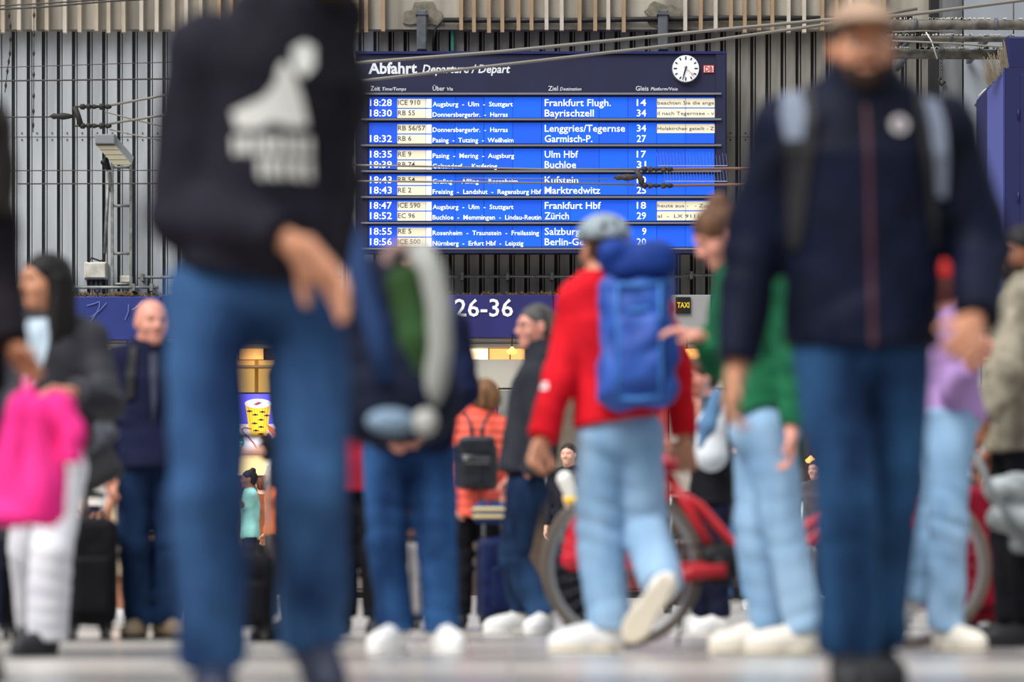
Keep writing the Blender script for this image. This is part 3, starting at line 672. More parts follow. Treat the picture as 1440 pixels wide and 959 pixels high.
def screen(x0, y0, s_, label):
    """lit advertising screen: paper cup on violet and white"""
    t = thing('advert_screen', (X(x0), YW-.95, Z(y0+80)), label, 'screen'); k = 1/SW; wd = 80*k; hh = 80*k
    def L_(a, b): return (a*k, (80-b)*k)
    MB().cbox(-.03, wd+.03, .02, .14, -.03, hh+.03, .01).build('bezel', mat('bezel_black', (20, 20, 24), .4), t); MB().box(wd/2-.1, wd/2+.1, .14, .74, hh-.3, hh-.15).build('wall_mount', ST, t)
    MB().box(0, wd, 0, .02, 38*k, hh).build('violet_field', mat('screen_violet', (96, 88, 232), .4, emit=.9), t)
    MB().box(0, wd, 0, .02, 0, 38*k).build('white_field', mat('screen_white', (226, 222, 238), .4, emit=.9), t)
    yel = mat('screen_yellow', (244, 204, 60), .4, emit=.9); 
    MB().poly([L_(15.5, 12), L_(52.5, 12), L_(46, 56), L_(38, 60), L_(30, 60), L_(22, 56)], -.01, .008).build('cup_body', yel, t)
    for j in range(8):
        u0 = .1+j*.11; x0_, x1_ = 16+36*u0, 23+23*u0; MB().poly([L_(x0_, 18), L_(x0_+1, 18), L_(x1_+.8, 57), L_(x1_, 57)], -.014, .003).build('cup_rib', mat('screen_amber', (214, 160, 30), .4, emit=.9), t)
    for (a, b) in ((40, 25), (30, 29), (46, 30), (38, 36), (29, 41), (38, 46), (31, 51), (38, 56), (22, 24)):
        MB().poly(circ(a*k, (80-b)*k, 1.6*k, 8)+[], -.018, .003).build('cup_motif', mat('screen_dark', (44, 34, 60), .5, emit=.5), t)
        MB().poly([L_(a-4, b-.6), L_(a+4, b-.6), L_(a+4, b+.8), L_(a-4, b+.8)], -.018, .003).build('cup_motif', mat('screen_dark', (44, 34, 60), .5, emit=.5), t)
    MB().poly([(34*k+19*k*math.cos(a), (80-13.5)*k+6.5*k*math.sin(a)) for a in [j*math.pi/14 for j in range(28)]], -.022, .006).build('cup_lid', mat('screen_lid', (240, 232, 250), .4, emit=.9), t)
    MB().poly([L_(27, 15), L_(34, 11), L_(40, 12), L_(33, 16)], -.026, .003).build('lid_mark', mat('screen_maroon', (150, 60, 90), .5, emit=.7), t)
    brn = mat('screen_brown', (170, 84, 56), .4, emit=.8)
    MB().tube([(a*k, -.008, (80-b)*k) for a, b in ((25, 49), (15, 47), (11, 49), (13, 54), (20, 60), (28, 69), (33, 78))], .014, 6).build('swirl', brn, t)
    for a in (36, 45): MB().poly([L_(a, 57), L_(a+4, 54), L_(a+12, 68), L_(a+8, 70)], -.01, .005).build('stripe', brn, t)
    MB().poly([L_(46, 42), L_(62, 52), L_(56, 60), L_(48, 50)], -.01, .005).build('stripe', mat('screen_orange', (232, 110, 40), .4, emit=.8), t)
    MB().poly(circ(3*k+.02, (80-67)*k, 10*k, 28), -.012, .006).build('green_badge', mat('screen_green', (44, 150, 130), .4, emit=.8), t)
    wt_ = mat('screen_text', (230, 250, 245), .4, emit=.9)
    text('LIEF', wt_, -3*k, (80-63)*k, -.014, 3.6*k, 10*k, t, 'badge_text', .2, .03, 0)
    for b_, wd_ in ((67.5, 14), (72, 11)):
        MB().box((3-wd_/2)*k+.02, (3+wd_/2)*k+.02, -.016, -.012, (80-b_-.9)*k, (80-b_+.9)*k).build('badge_line', wt_, t)
    for j in range(3): MB().box(52*k, (62-2*(j % 2))*k, -.01, -.004, (80-5-j*2.5)*k, (80-4.2-j*2.5)*k).build('small_print', wt_, t)
screen(332, 556, 1, 'lit screen with a yellow paper cup, seen between the hoodie man\'s legs')
screen(618, 556, 1, 'lit screen with a cup lid, behind the woman in the coral coat')
t = thing('shop_sign', (X(1368), YW-.68, Z(638)), 'red shop sign with white letters at the right edge', 'sign')
MB().cbox(-.3, .26, 0, .1, 0, .27, .015).build('sign_box', mat('sign_red', (214, 36, 50), .4, emit=.8), t)
text('erh', mat('sign_white', (255, 250, 250), .4, emit=1.1), -.02, .045, -.004, .13, .24, t, 'sign_lettering', bold=.02)
# small warm lamps glimpsed between people
for i, (x, y_, c) in enumerate(((1140, 647, 'between the green-jumper woman and the capped man'), (1284, 641, 'left of the light-jeans walker'), (1396, 650, 'right of the red shop sign'), (966, 497, 'beside the cyclist\'s blue pack'), (720, 494, 'above the glasses man\'s shoulder'))):
    R0 = W(x, y_, F/(YW-.8)); t = thing('pendant_lamp', R0, 'small glowing pendant lamp '+c, 'lamp')
    MB().lathe((0, 0, 0), (0, 0, 1), [(-.05, .07), (0, .1), (.04, .05), (.08, .015)], 14).build('lamp_shade', mat('lamp_orange', (255, 176, 90), .4, emit=2.0), t, True)
    MB().tube([(0, 0, .08), (0, 0, .3), (0, .3, .32)], .012, 5).build('arm', DK, t)

# ================================================================ PEOPLE
SKIN = {'fair': mat('skin_fair', (226, 172, 148), .5), 'tan': mat('skin_tan', (196, 136, 104), .5), 'brown': mat('skin_brown', (150, 96, 68), .5), 'pink': mat('skin_pink', (218, 150, 130), .5)}
EYEW = mat('eye_white', (225, 222, 215), .3); EYED = mat('eye_dark', (40, 30, 26), .2); LIP = mat('lip', (176, 100, 92), .5)
def rotf(f, deg):
    a = math.radians(deg); return Vector((f.x*math.cos(a)-f.y*math.sin(a), f.x*math.sin(a)+f.y*math.cos(a), f.z))
_shoe = {}
def shoe_mesh(style, cu, cs, ca):
    """shoe with toe +x, sole at z 0, ankle above the origin"""
    key = (style, cu, cs)
    if key in _shoe: return _shoe[key]
    h = .007
    if style == 'boot': top = .13
    else: top = .095
    up = [(ell((.085, 0, .045), np.eye(3), (.125, .043, .05)), 'u', .01), (ell((.15, -.004, .035), np.eye(3), (.075, .047, .038)), 'u', .03),
          (ell((-.015, 0, .06), np.eye(3), (.05, .038, .06)), 'u', .03), (cap((0, 0, .06), (-.005, 0, top), .042, .044, True), 'u', .03),
          (cap((.04, 0, .085), (.12, 0, .06), .028, .02), 'u', .03), (plane((0, 0, .014), (0, 0, -1)), 'i', .004),
          (cap((0, 0, top-.02), (0, 0, top+.06), .033), 's', .006)]
    v, q = sculpt(up, h); mu = npmesh('shoe_upper', v, q); mu.materials.append(mat('shoe_'+cu[0], cu[1], .55))
    sl_ = [(rbox((.01, 0, .014), np.eye(3), (.06, .034, .016), .014), 'u', .01), (rbox((.09, 0, .013), np.eye(3), (.075, .036, .015), .013), 'u', .03),
           (ell((.15, -.002, .013), np.eye(3), (.078, .049, .03)), 'u', .03), (plane((0, 0, .028), (0, 0, 1)), 'i', .003), (plane((0, 0, 0.0), (0, 0, -1)), 'i', .003)]
    v, q = sculpt(sl_, h); ms = npmesh('sole', v, q); ms.materials.append(mat('sole_'+cs[0], cs[1], .6))
    lb = MB()
    for k in range(5):
        x = .055+.018*k; lb.tube([(x, -.03, .088-.009*k), (x+.003, 0, .116-.009*k), (x, .03, .088-.009*k)], .004, 5)
    lo = lb.build('laces', mat('lace_'+(ca or cs)[0], (ca or cs)[1], .7)); ml = lo.data; bpy.data.objects.remove(lo)
    ac = None
    if ca:
        b = MB()
        for sd in (-1, 1): b.box(-.055, -.02, sd*.036-.006, sd*.036+.006, .055, .085)
        ao = b.build('heel_tab', mat('shoetab_'+ca[0], ca[1], .6)); ac = ao.data; bpy.data.objects.remove(ao)
    _shoe[key] = (mu, ms, ml, ac); return _shoe[key]
def hand(prims, w, d, n, side, sc=1.0, curl=25, spread=1.0, thumb=.6):
    w = Vector(w); d = Vector(d).normalized(); n = Vector(n); n = (n-d*n.dot(d)).normalized(); l = d.cross(n)*side
    R = np.array([l, d, n])
    prims.append((rbox(w+d*.052*sc, R, (.040*sc, .048*sc, .0145*sc), .013*sc), 'u', .02*sc))
    prims.append((ell(w+d*.03*sc-l*.022*sc+n*.008*sc, R, (.018*sc, .034*sc, .015*sc)), 'u', .015*sc))
    for i, (o, L, a) in enumerate(((-.031, .074, -5), (-.0105, .083, -1), (.0105, .077, 3), (.030, .060, 8))):
        base = w+d*.094*sc+l*o*sc; ang = math.radians(a*spread); dd = (d*math.cos(ang)+l*math.sin(ang)).normalized(); p = base
        for j, (fr, r) in enumerate(((.45, .0095), (.31, .0085), (.24, .0075))):
            c = math.radians(curl*(j+.6)*(1+.08*i)); v = dd*math.cos(c)+n*math.sin(c); p2 = p+v*L*fr*sc
            prims.append((cap(p, p2, r*sc, (r-.0008)*sc), 'u', .005 if j else .008)); p = p2
    t0 = w+d*.028*sc-l*.034*sc+n*.006*sc; v1 = (d*.75-l*thumb+n*.35).normalized(); t1 = t0+v1*.044*sc; v2 = (d*.9-l*thumb*.4+n*.4).normalized(); t2 = t1+v2*.032*sc
    prims.append((cap(t0, t1, .0125*sc, .0105*sc), 'u', .014)); prims.append((cap(t1, t2, .0105*sc, .0085*sc), 'u', .004))
def person(label, px, s, H=1.75, face=0, P={}, top=None, legs=None, shoes=None, hair=('short', (50, 38, 30)), skin='fair', hf=None, hp=0, ht=0,
           res=1.0, width=1.0, hands=(1, 1), gap=None, group=None, sleeve=None, hd_off=(0, 0, 0), eyes=True, beard=None, arms=True):
    d = F/s; root = Vector(((px-720)*d/F, d, 0)); k = H/1.78
    f = rotf(Vector((0, -1, 0)), -face); f = Vector((-math.sin(math.radians(face)), -math.cos(math.radians(face)), 0))
    u = Vector((math.cos(math.radians(face)), -math.sin(math.radians(face)), 0)); Uz = Vector((0, 0, 1))
    T = thing('person', root, label, 'person', group)
    J = {}
    def D(n, fx, uz, ux): J[n] = f*fx*k+u*ux*k*width+Uz*uz*H
    D('pl', 0, .535, 0); D('nk', .0, .845, 0); D('hd', .025, .932, 0)
    for sd, q in (('a', -1), ('b', 1)):
        D('s'+sd, -.01, .812, q*.175); D('e'+sd, -.03, .635, q*.235); D('w'+sd, .05, .495, q*.24)
        D('h'+sd, 0, .52, q*.085); D('k'+sd, .025, .285, q*.095); D('t'+sd, -.005, .05, q*.10)
    for n, v in P.items():
        if n in J: J[n] = W(v[0], v[1], s, v[2] if len(v) > 2 else 0)-root
    if 'nk' in P and 'hd' not in P: J['hd'] = J['nk']+f*.03*k+Uz*.155*k
    if 'pl' not in P and ('ha' in P): J['pl'] = (J['ha']+J['hb'])/2+Uz*.03
    # head frame
    hf_ = face if hf is None else hf
    F1 = Vector((-math.sin(math.radians(hf_)), -math.cos(math.radians(hf_)), 0)); U1 = Vector((math.cos(math.radians(hf_)), -math.sin(math.radians(hf_)), 0))
    M = Matrix.Rotation(math.radians(-hp), 3, U1); F1 = M @ F1; Z1 = M @ Uz; M = Matrix.Rotation(math.radians(ht), 3, F1); U1 = M @ U1; Z1 = M @ Z1
    if F1.z > 0 and hp > 0: M = Matrix.Rotation(math.radians(2*hp), 3, U1); F1 = M @ F1; Z1 = M @ Z1
    R = np.array([U1, F1, Z1]); hc = J['hd']; g = k**.6
    def hq(x, y, z): return hc+(U1*x+F1*y+Z1*z)*g
    E = lambda x, y, z, a, b, c: ell(hq(x, y, z), R, (a*g, b*g, c*g))
    C = lambda a, b, ra, rb=None: cap(hq(*a), hq(*b), ra*g, (rb if rb else ra)*g)
    head = [(E(0, -.012, .035, .075, .095, .083), 'u', .01), (E(0, .018, -.028, .060, .070, .085), 'u', .04), (E(0, .058, -.092, .026, .024, .022), 'u', .035),
            (C((-.03, .074, .024), (.03, .074, .024), .012), 'u', .02), (E(-.036, .05, -.028, .026, .028, .024), 'u', .02), (E(.036, .05, -.028, .026, .028, .024), 'u', .02),
            (E(-.031, .093, .004, .019, .020, .0095), 's', .012), (E(.031, .093, .004, .019, .020, .0095), 's', .012),
            (C((0, .084, .014), (0, .105, -.024), .008, .011), 'u', .012), (E(-.013, .094, -.029, .009, .011, .008), 'u', .006), (E(.013, .094, -.029, .009, .011, .008), 'u', .006),
            (C((-.021, .078, -.053), (.021, .078, -.053), .0075), 'u', .008), (C((-.017, .078, -.063), (.017, .078, -.063), .0085), 'u', .006), (C((-.02, .09, -.0575), (.02, .09, -.0575), .003), 's', .003),
            (E(-.079, -.008, -.002, .010, .019, .033), 'u', .008), (E(.079, -.008, -.002, .010, .019, .033), 'u', .008), (E(-.088, -.002, -.002, .006, .010, .020), 's', .006), (E(.088, -.002, -.002, .006, .010, .020), 's', .006),
            (cap(hq(0, -.02, -.05), J['nk']+Uz*.01, .056*g, .060*g), 'u', .03), (cap(J['nk'], J['nk']-Uz*.07, .065*k), 'u', .03)]
    trunk = [(loft(J['pl'], J['nk']-Uz*.06, u, ((0, .13*k, .085*k), (.35, .115*k, .08*k), (.75, .14*k, .09*k), (1, .10*k, .07*k))), 'u', .05)]
    for sd in 'ab':
        trunk.append((cap(J['nk']-Uz*.05, J['s'+sd], .045*k, .045*k), 'u', .04)); trunk.append((cap(J['s'+sd], J['e'+sd], .043*k, .036*k), 'u', .04)); trunk.append((cap(J['e'+sd], J['w'+sd], .037*k, .025*k), 'u', .02))
        trunk.append((cap(J['h'+sd], J['k'+sd], .072*k, .048*k), 'u', .04)); kk = J['k'+sd].lerp(J['t'+sd], .3)
        trunk.append((cap(J['k'+sd], kk, .046*k, .048*k), 'u', .02)); trunk.append((cap(kk, J['t'+sd], .048*k, .032*k), 'u', .02))
    groups = [(trunk, .022), (head, .0055*res)]
    for i, sd in enumerate('ab'):
        if not hands[i]: continue
        opt = hands[i] if isinstance(hands[i], dict) else {}
        hd_ = []; w0 = J['w'+sd]; dv = (w0-J['e'+sd]).normalized(); dd = Vector(opt['d']).normalized() if 'd' in opt else dv
        q = -1 if sd == 'a' else 1; n = Vector(opt['n']) if 'n' in opt else -u*q
        hd_.append((cap(w0-dv*opt.get('arm', .08), w0+dd*.02, .030*k, .025*k), 'u', .02)); hand(hd_, w0+dd*.01, dd, n, q*opt.get('flip', 1), k*opt.get('sc', 1.0), opt.get('curl', 28), thumb=opt.get('th', .6))
        groups.append((hd_, .0045*res))
    body = multi('body', groups, SKIN[skin], T)
    # face parts
    if eyes:
        for x in (-.031, .031):
            b = MB(); b.lathe(hq(x, .0685, .004), F1, [(-.012*g, .004*g), (-.006*g, .0095*g), (0, .0108*g), (.006*g, .0095*g), (.0088*g, .007*g)], 12); b.cm = 1
            b.lathe(hq(x, .0685, .004), F1, [(.0084*g, .0068*g), (.0105*g, .004*g), (.0112*g, .001)], 12); e = b.build('eye', (EYEW, EYED), T, True)
            hcol = hair[1] if hair[0] != 'none' else (70, 56, 46)
            MB().tube([hq(x-.017, .079, .026 if x < 0 else .031), hq(x, .087, .034), hq(x+.017, .079, .031 if x < 0 else .026)], .0035*g, 6).build('eyebrow', mat('brow_%d_%d_%d' % hcol, hcol, .8), T, True)
        MB().tube([hq(-.019, .083, -.0565), hq(0, .0885, -.057), hq(.019, .083, -.0565)], .0038*g, 6).build('mouth', LIP, T, True)
    hk, hcol = hair[0], hair[1]
    if hk not in ('none',):
        hm = mat('hair_%d_%d_%d' % hcol, hcol, .55, 'hair', rgb2=tuple(int(v*.55) for v in hcol), scale=5, bump=.5); hp_ = []
        if hk in ('short', 'long', 'bun', 'bob', 'tail', 'grey'):
            hp_ = [(E(0, -.018, .042, .084, .103, .088), 'u', .01), (E(0, -.05, -.01, .074, .064, .075), 'u', .03)]
            hp_ += [(E(0, .085, -.02, .064, .075, .075), 's', .015)]
            if hk in ('short', 'grey'): hp_ += [(plane(hq(0, 0, -.062), tuple(-Z1)), 'i', .01), (E(0, .02, -.09, .09, .06, .06), 's', .01)]
            if hk == 'long': hp_ += [(E(0, -.06, -.14, .115, .055, .19), 'u', .04), (cap(hq(-.07, -.02, .0), hq(-.085, .0, -.24), .03*g, .035*g), 'u', .03), (cap(hq(.07, -.02, .0), hq(.085, .0, -.24), .03*g, .035*g), 'u', .03), (cap(hq(0, -.07, .0), hq(0, -.07, -.26), .06*g, .055*g), 'u', .05), (cap(hq(-.045, -.06, 0), hq(-.06, -.05, -.25), .04*g), 'u', .04), (cap(hq(.045, -.06, 0), hq(.06, -.05, -.25), .04*g), 'u', .04)]
            if hk == 'bun': hp_ += [(E(0, -.062, .122, .045, .042, .038), 'u', .012)]
            if hk == 'bob': hp_ += [(E(0, -.03, -.02, .092, .08, .085), 'u', .03), (E(0, .09, -.05, .07, .075, .1), 's', .02)]
            if hk == 'tail': hp_ += [(cap(hq(0, -.11, .03), hq(0, -.14, -.03), .03*g, .028*g), 'u', .02), (cap(hq(0, -.14, -.03), hq(0, -.11, -.2), .028*g, .014*g), 'u', .02)]
        elif hk == 'fringe':
            hp_ = [(E(0, -.045, .0, .083, .075, .05), 'u', .01), (E(0, .06, 0, .1, .07, .1), 's', .01)]
        if hp_:
            sobj('hair', hp_, .0065*res, hm, T, folds([(hq(0, 0, .05), (1, 0, 0))], .003, 5, .2, 1.2))
    if beard:
        bp = [(E(0, .030, -.062, .0615, .060, .055), 'u', .01), (E(0, .058, -.090, .030, .030, .026), 'u', .02), (plane(hq(0, 0, -.05), tuple(Z1)), 'i', .012), (E(0, .10, -.058, .027, .03, .013), 's', .008), (E(0, -.03, -.06, .08, .04, .08), 's', .01),
              (C((-.026, .083, -.048), (.026, .083, -.048), .007), 'u', .01)]
        sobj('beard', bp, .006, mat('beard', beard, .9, 'hair', rgb2=tuple(int(v*.6) for v in beard)), T)
    ns = int(px) % 97
    # trousers
    if legs:
        lc = legs; th, kn, hm_ = lc.get('r', (.095, .075, .068)); seat = lc.get('seat', (.165, .115)); end = lc.get('end', .0)
        m = mat(lc['m'], lc['c'], .85, lc.get('kind', 'denim'), rgb2=lc.get('c2'), scale=lc.get('sc', 5))
        lp = [(loft(J['pl']-Uz*.03, J['pl']+Uz*.11*k, u, ((0, seat[0]*k*width, seat[1]*k), (1, (seat[0]-.035)*k*width, (seat[1]-.03)*k)), False, True), 'u', .03)]
        hem_cut = []
        for sd in 'ab':
            a, b, c = J['h'+sd], J['k'+sd], J['t'+sd]; 
            lp.append((cap(a, b, th*k, kn*k), 'u', .03 if sd == 'a' else .012)); cc = b.lerp(c, 1-end if end else .97)
            lp.append((cap(b, cc, kn*k, hm_*k, True), 'u', .006))
        if top: lp.append((plane((0, 0, max(top.get('hem', .48)*H+.035, J['pl'].z-.12)), (0, 0, 1)), 'i', .005))
        tr = sobj('trousers', lp, .0125*res, m, T, folds([(J['ka'], J['ka']-J['ha']), (J['kb'], J['kb']-J['hb']), (J['ta']+Uz*.04, Uz), (J['tb']+Uz*.04, Uz), (J['pl']-Uz*.09, Uz)], lc.get('fold', .007), ns))
        T['_tr'] = 1
    else: tr = None
    jk = None
    if top:
        tw = top; m = mat(tw['m'], tw['c'], tw.get('rough', .8), tw.get('kind', 'cloth'), rgb2=tw.get('c2'), scale=tw.get('sc', 5), bump=tw.get('bump', 0))
        hemz = tw.get('hem', .48)*H; sr = tw.get('sleeve', (.068, .058, .047)); w3 = tw.get('w', (.175, .165, .195, .12)); dp = tw.get('d', (.125, .12, .13, .09))
        base = Vector((J['pl'].x, J['pl'].y, hemz)); st_ = (legs or {}).get('seat', (.165, .115)); w3 = (max(w3[0], st_[0]+.02),)+tuple(w3[1:]); dp = (max(dp[0], st_[1]+.022, (legs or {}).get('r', (.09,))[0]+.04),)+tuple(dp[1:]); tp_ = J['nk']-Uz*.03*k
        us = (J['sb']-J['sa']); us = us.normalized() if us.length > .15 else u
        jp = [(loft(base, tp_, us, ((0, w3[0]*k*width, dp[0]*k), (.35, w3[1]*k*width, dp[1]*k), (.78, w3[2]*k*width, dp[2]*k), (1, w3[3]*k, dp[3]*k)), True, False), 'u', .05)]
        for sd in 'ab':
            jp.append((cap(J['nk']-Uz*.06*k, J['s'+sd], .062*k, sr[0]*k), 'u', .06))
            if tw.get('short'): jp.append((cap(J['s'+sd], J['s'+sd].lerp(J['e'+sd], .7), sr[0]*k, sr[1]*k, True), 'u', .03)); continue
            if not arms: continue
            jp.append((cap(J['s'+sd], J['e'+sd], sr[0]*k, sr[1]*k), 'u', .035)); ww = J['e'+sd].lerp(J['w'+sd], tw.get('cuff', .97))
            jp.append((cap(J['e'+sd], ww, sr[1]*k, sr[2]*k, True), 'u', .02))
        if tw.get('collar'): jp.append((cap(J['nk']-Uz*.06*k, J['nk']+(hc-J['nk']).normalized()*tw['collar']*k, .085*k, .082*k, True), 'u', .03)); jp.append((cap(J['nk'], J['nk']+(hc-J['nk']).normalized()*.2, .070*k), 's', .01))
        if tw.get('hood'): jp.append((ell(J['nk']-f*.10*k+Uz*.0, np.array([u, f, Uz]), (.14*k, .07*k, .08*k)), 'u', .04)); jp.append((cap(J['nk']-u*.10*k-Uz*.01, J['nk']+u*.10*k-Uz*.01, .05*k), 'u', .04)); jp.append((cap(J['nk'], J['nk']+Uz*.2, .068*k), 's', .02))
        fm = folds([(J['ea'], J['ea']-J['sa']), (J['eb'], J['eb']-J['sb']), (J['pl']+Uz*.12, Uz), (J['sa'], u), (J['sb'], u)], tw.get('fold', .007), ns+1)
        if tw.get('puff'):
            pf = tw['puff']; f0 = fm
            fm = lambda Q: f0(Q)-.010*np.abs(np.sin(Q[:, 2]*math.pi/pf))+.006
        jk = sobj(tw.get('name', 'jacket'), jp, .012*res, m, T, fm)
    if shoes:
        for sd in 'ab':
            tv = P.get('toe'+sd); a = J['t'+sd]
            if tv is None: tv = rotf(f, 8 if sd == 'b' else -8); upv = Uz
            else:
                tv = Vector(tv[:3]).normalized(); upv = Uz
            if abs(tv.z) > .95: upv = Vector(P.get('up'+sd, (0, -1, 0)))
            if ('up'+sd) in P: upv = Vector(P['up'+sd])
            y_ = upv.cross(tv).normalized(); z_ = tv.cross(y_).normalized(); sc = g*shoes.get('sc', 1.0)
            mu, ms, ml, ac = shoe_mesh(shoes['st'], shoes['u'], shoes['s'], shoes.get('a'))
            flat_ = abs(tv.z) < .05
            org = Vector((a.x, a.y, 0)) if flat_ else a-z_*.09*sc
            if not flat_:
                zmin = min((org+tv*x*sc+z_*zz*sc).z for x in (-.055, .22) for zz in (0, .08)); 
                if zmin < 0: org.z -= zmin
            m4 = Matrix((tv*sc, y_*sc, z_*sc)).transposed().to_4x4(); m4.translation = org
            o = meshobj('shoe', mu, None, T); o.matrix_local = m4
            meshobj('sole', ms, None, o); meshobj('laces', ml, None, o)
            if ac: meshobj('heel_tab', ac, None, o)
    if '_tr' in T: del T['_tr']
    return dict(T=T, body=body, tr=tr, jk=jk, J=J, root=root, R=(U1, F1, Z1), hq=hq, g=g, k=k, f=f, u=u)
def part_sculpt(p, name, prims, h, m, mod=None): return sobj(name, prims, h, m, p['T'], mod)
WHT = ('white', (228, 228, 226)); BLK = ('black', (24, 24, 28)); GRN = ('green', (40, 110, 90))
DB = dict(m='denim_mid_blue', c=(58, 94, 138), c2=(26, 48, 84)); DD = dict(m='denim_dark_blue', c=(36, 62, 98), c2=(18, 34, 62)); LB = dict(m='denim_light_blue', c=(158, 190, 218), c2=(122, 158, 192))

# A: man in the dark hoodie, front left
A = person('man in a dark hoodie with a white print and blue jeans striding at front left', 360, 600, 1.84, -18, dict(
    nk=(425, 12, .0), hd=(462, -72, -.06), sa=(288, 75, -.02), sb=(452, 85, .12), ea=(256, 300, -.02), wa=(416, 338, -.22), eb=(462, 265, .22), wb=(455, 385, .30),
    ha=(290, 412, 0), hb=(426, 412, .06), ka=(292, 690, -.1), kb=(441, 680, .02), ta=(300, 945, .0), tb=(438, 905, .22), toea=(.15, -1, 0), toeb=(.35, -.75, -.55)),
    top=dict(name='hoodie', m='hoodie_black', c=(38, 36, 46), c2=(22, 21, 27), hem=.545, w=(.19, .18, .195, .14), d=(.15, .145, .15, .1), sleeve=(.085, .08, .058), hood=1, fold=.010, cuff=.9),
    legs=dict(DB, r=(.096, .086, .08), seat=(.165, .125), fold=.009), shoes=dict(st='sneaker', u=('navy', (26, 34, 60)), s=('navy2', (40, 48, 74))), hair=('short', (40, 30, 26)), skin='tan',
    hands=(dict(d=(.66, -.15, -.75), n=(-.5, -.4, -.4), curl=12, arm=.16, sc=1.15), 1), hf=-35, hp=15, beard=(60, 44, 36), res=1.0)
PR = mat('print_white', (214, 214, 208), .8)
for nm, pts in (('print_patch', [(416, 82), (432, 70), (446, 76), (447, 104), (434, 120), (420, 112)]),
                ('print_crescent', [(332, 168), (352, 160), (376, 150), (392, 132), (400, 104), (408, 100), (420, 120), (430, 150), (438, 186), (420, 190), (400, 186), (388, 182), (372, 192), (340, 192)])):
    decal(nm, A['T'], [A['jk']], pts, 600, PR, thick=.002, cell=.005)
x = 333
for wd_ in (10, 14, 9, 16, 12, 10, 14, 12):
    decal('print_stroke', A['T'], [A['jk']], [(x, 203), (x+wd_-2, 201), (x+wd_-1, 226), (x+2, 228)], 600, PR, thick=.002, cell=.005); x += wd_+2
x = 368
for wd_ in (12, 16, 11, 18, 12):
    decal('print_stroke', A['T'], [A['jk']], [(x, 232), (x+wd_-2, 231), (x+wd_-2, 262), (x+1, 258)], 600, PR, thick=.002, cell=.005); x += wd_+2
decal('hoodie_pocket', A['T'], [A['jk']], [(330, 300), (440, 296), (452, 350), (322, 356)], 600, A['jk'].data.materials[0], thick=.006)

# B: man with cap and navy jacket, front right
B = person('man in a beige cap and navy jacket with backpack straps walking at front right', 1222, 531, 1.83, -3, dict(
    nk=(1212, 128, 0), hd=(1212, 69, -.05), sa=(1108, 182, 0), sb=(1328, 184, .02), ea=(1060, 350, .03), wa=(1036, 518, -.05), eb=(1378, 345, .03), wb=(1372, 452, -.16),
    ha=(1168, 500, 0), hb=(1256, 500, 0), ka=(1192, 705, -.14), kb=(1250, 705, .06), ta=(1192, 925, -.08), tb=(1236, 905, .38), toea=(-.05, -1, 0), toeb=(.1, -1, 0)),
    top=dict(name='jacket', m='jacket_navy', c=(18, 23, 44), c2=(9, 12, 25), hem=.495, w=(.205, .205, .225, .14), d=(.135, .135, .145, .1), sleeve=(.085, .08, .062), collar=.085, fold=.009, rough=.6),
    legs=dict(m='denim_indigo', c=(42, 80, 120), c2=(16, 34, 62), r=(.10, .082, .075), fold=.008), shoes=dict(st='boot', u=BLK, s=BLK), hair=('short', (50, 38, 30)), skin='tan', beard=(58, 42, 34),
    hands=(dict(n=(.9, -.3, 0), curl=28), dict(d=(-.35, -.75, -.55), n=(-.6, .5, -.5), curl=62, flip=1)))
hq = B['hq']; U1, F1, Z1 = B['R']; Rh = np.array(B['R'])
cpm = mat('cap_beige', (178, 150, 128), .8, 'cloth'); cpd = mat('cap_underside', (120, 92, 74), .8)
cpo = part_sculpt(B, 'cap', [(ell(hq(0, -.012, .052), Rh, (.088, .105, .085)), 'u', .01), (plane(hq(0, 0, .054), tuple(-Z1)), 'i', .006), (ell(hq(0, -.012, .045), Rh, (.078, .095, .078)), 's', .004)], .007, cpm)
br = sobj('cap_brim', [(ell(hq(0, .10, .056), Rh, (.078, .076, .022)), 'u', .01), (ell(hq(0, .10, .038), Rh, (.085, .084, .024)), 's', .004), (ell(hq(0, 0, .04), Rh, (.07, .085, .07)), 's', .004)], .005, cpm, B['T'])
br.parent = cpo
GS = mat('strap_grey', (132, 142, 160), .6, 'cloth'); BS = mat('strap_black', (16, 16, 22), .7)
bk = thing('backpack', B['root'], 'dark backpack with pale grey straps worn by the capped man', 'backpack')
Jb = B['J']; yb_ = Jb['nk']
sobj('pack_body', [(rbox(yb_+Vector((.01, .25, -.27)), np.eye(3), (.15, .10, .23), .06), 'u', .02), (rbox(yb_+Vector((.01, .36, -.34)), np.eye(3), (.11, .05, .13), .04), 'u', .02)], .014, BS, bk)
decal('strap', bk, [B['jk']], [(1098, 130), (1122, 122), (1128, 160), (1124, 205), (1100, 205), (1094, 170)], 531, GS, thick=.014)
decal('strap', bk, [B['jk']], [(1294, 140), (1314, 145), (1324, 185), (1328, 240), (1326, 282), (1312, 280), (1308, 225), (1300, 175)], 531, GS, thick=.014)
decal('strap_padding', bk, [B['jk']], [(1122, 122), (1140, 124), (1140, 200), (1130, 270), (1122, 350), (1106, 360), (1100, 205), (1124, 205), (1128, 160)], 531, BS, thick=.012)
decal('strap_padding', bk, [B['jk']], [(1280, 132), (1294, 140), (1308, 225), (1312, 280), (1322, 350), (1306, 352), (1294, 250), (1284, 180)], 531, BS, thick=.012)
decal('zip', B['T'], [B['jk']], [(1208, 155), (1214, 155), (1224, 515), (1217, 515)], 531, mat('zip_maroon', (70, 30, 44), .6), thick=.004)
bdg = decal('round_badge', B['T'], [B['jk']], [(1258+13*math.cos(a), 183+13*math.sin(a)) for a in [q*math.pi/7 for q in range(14)]], 531, mat('badge_pale', (186, 180, 180), .5), thick=.006, cell=.004)
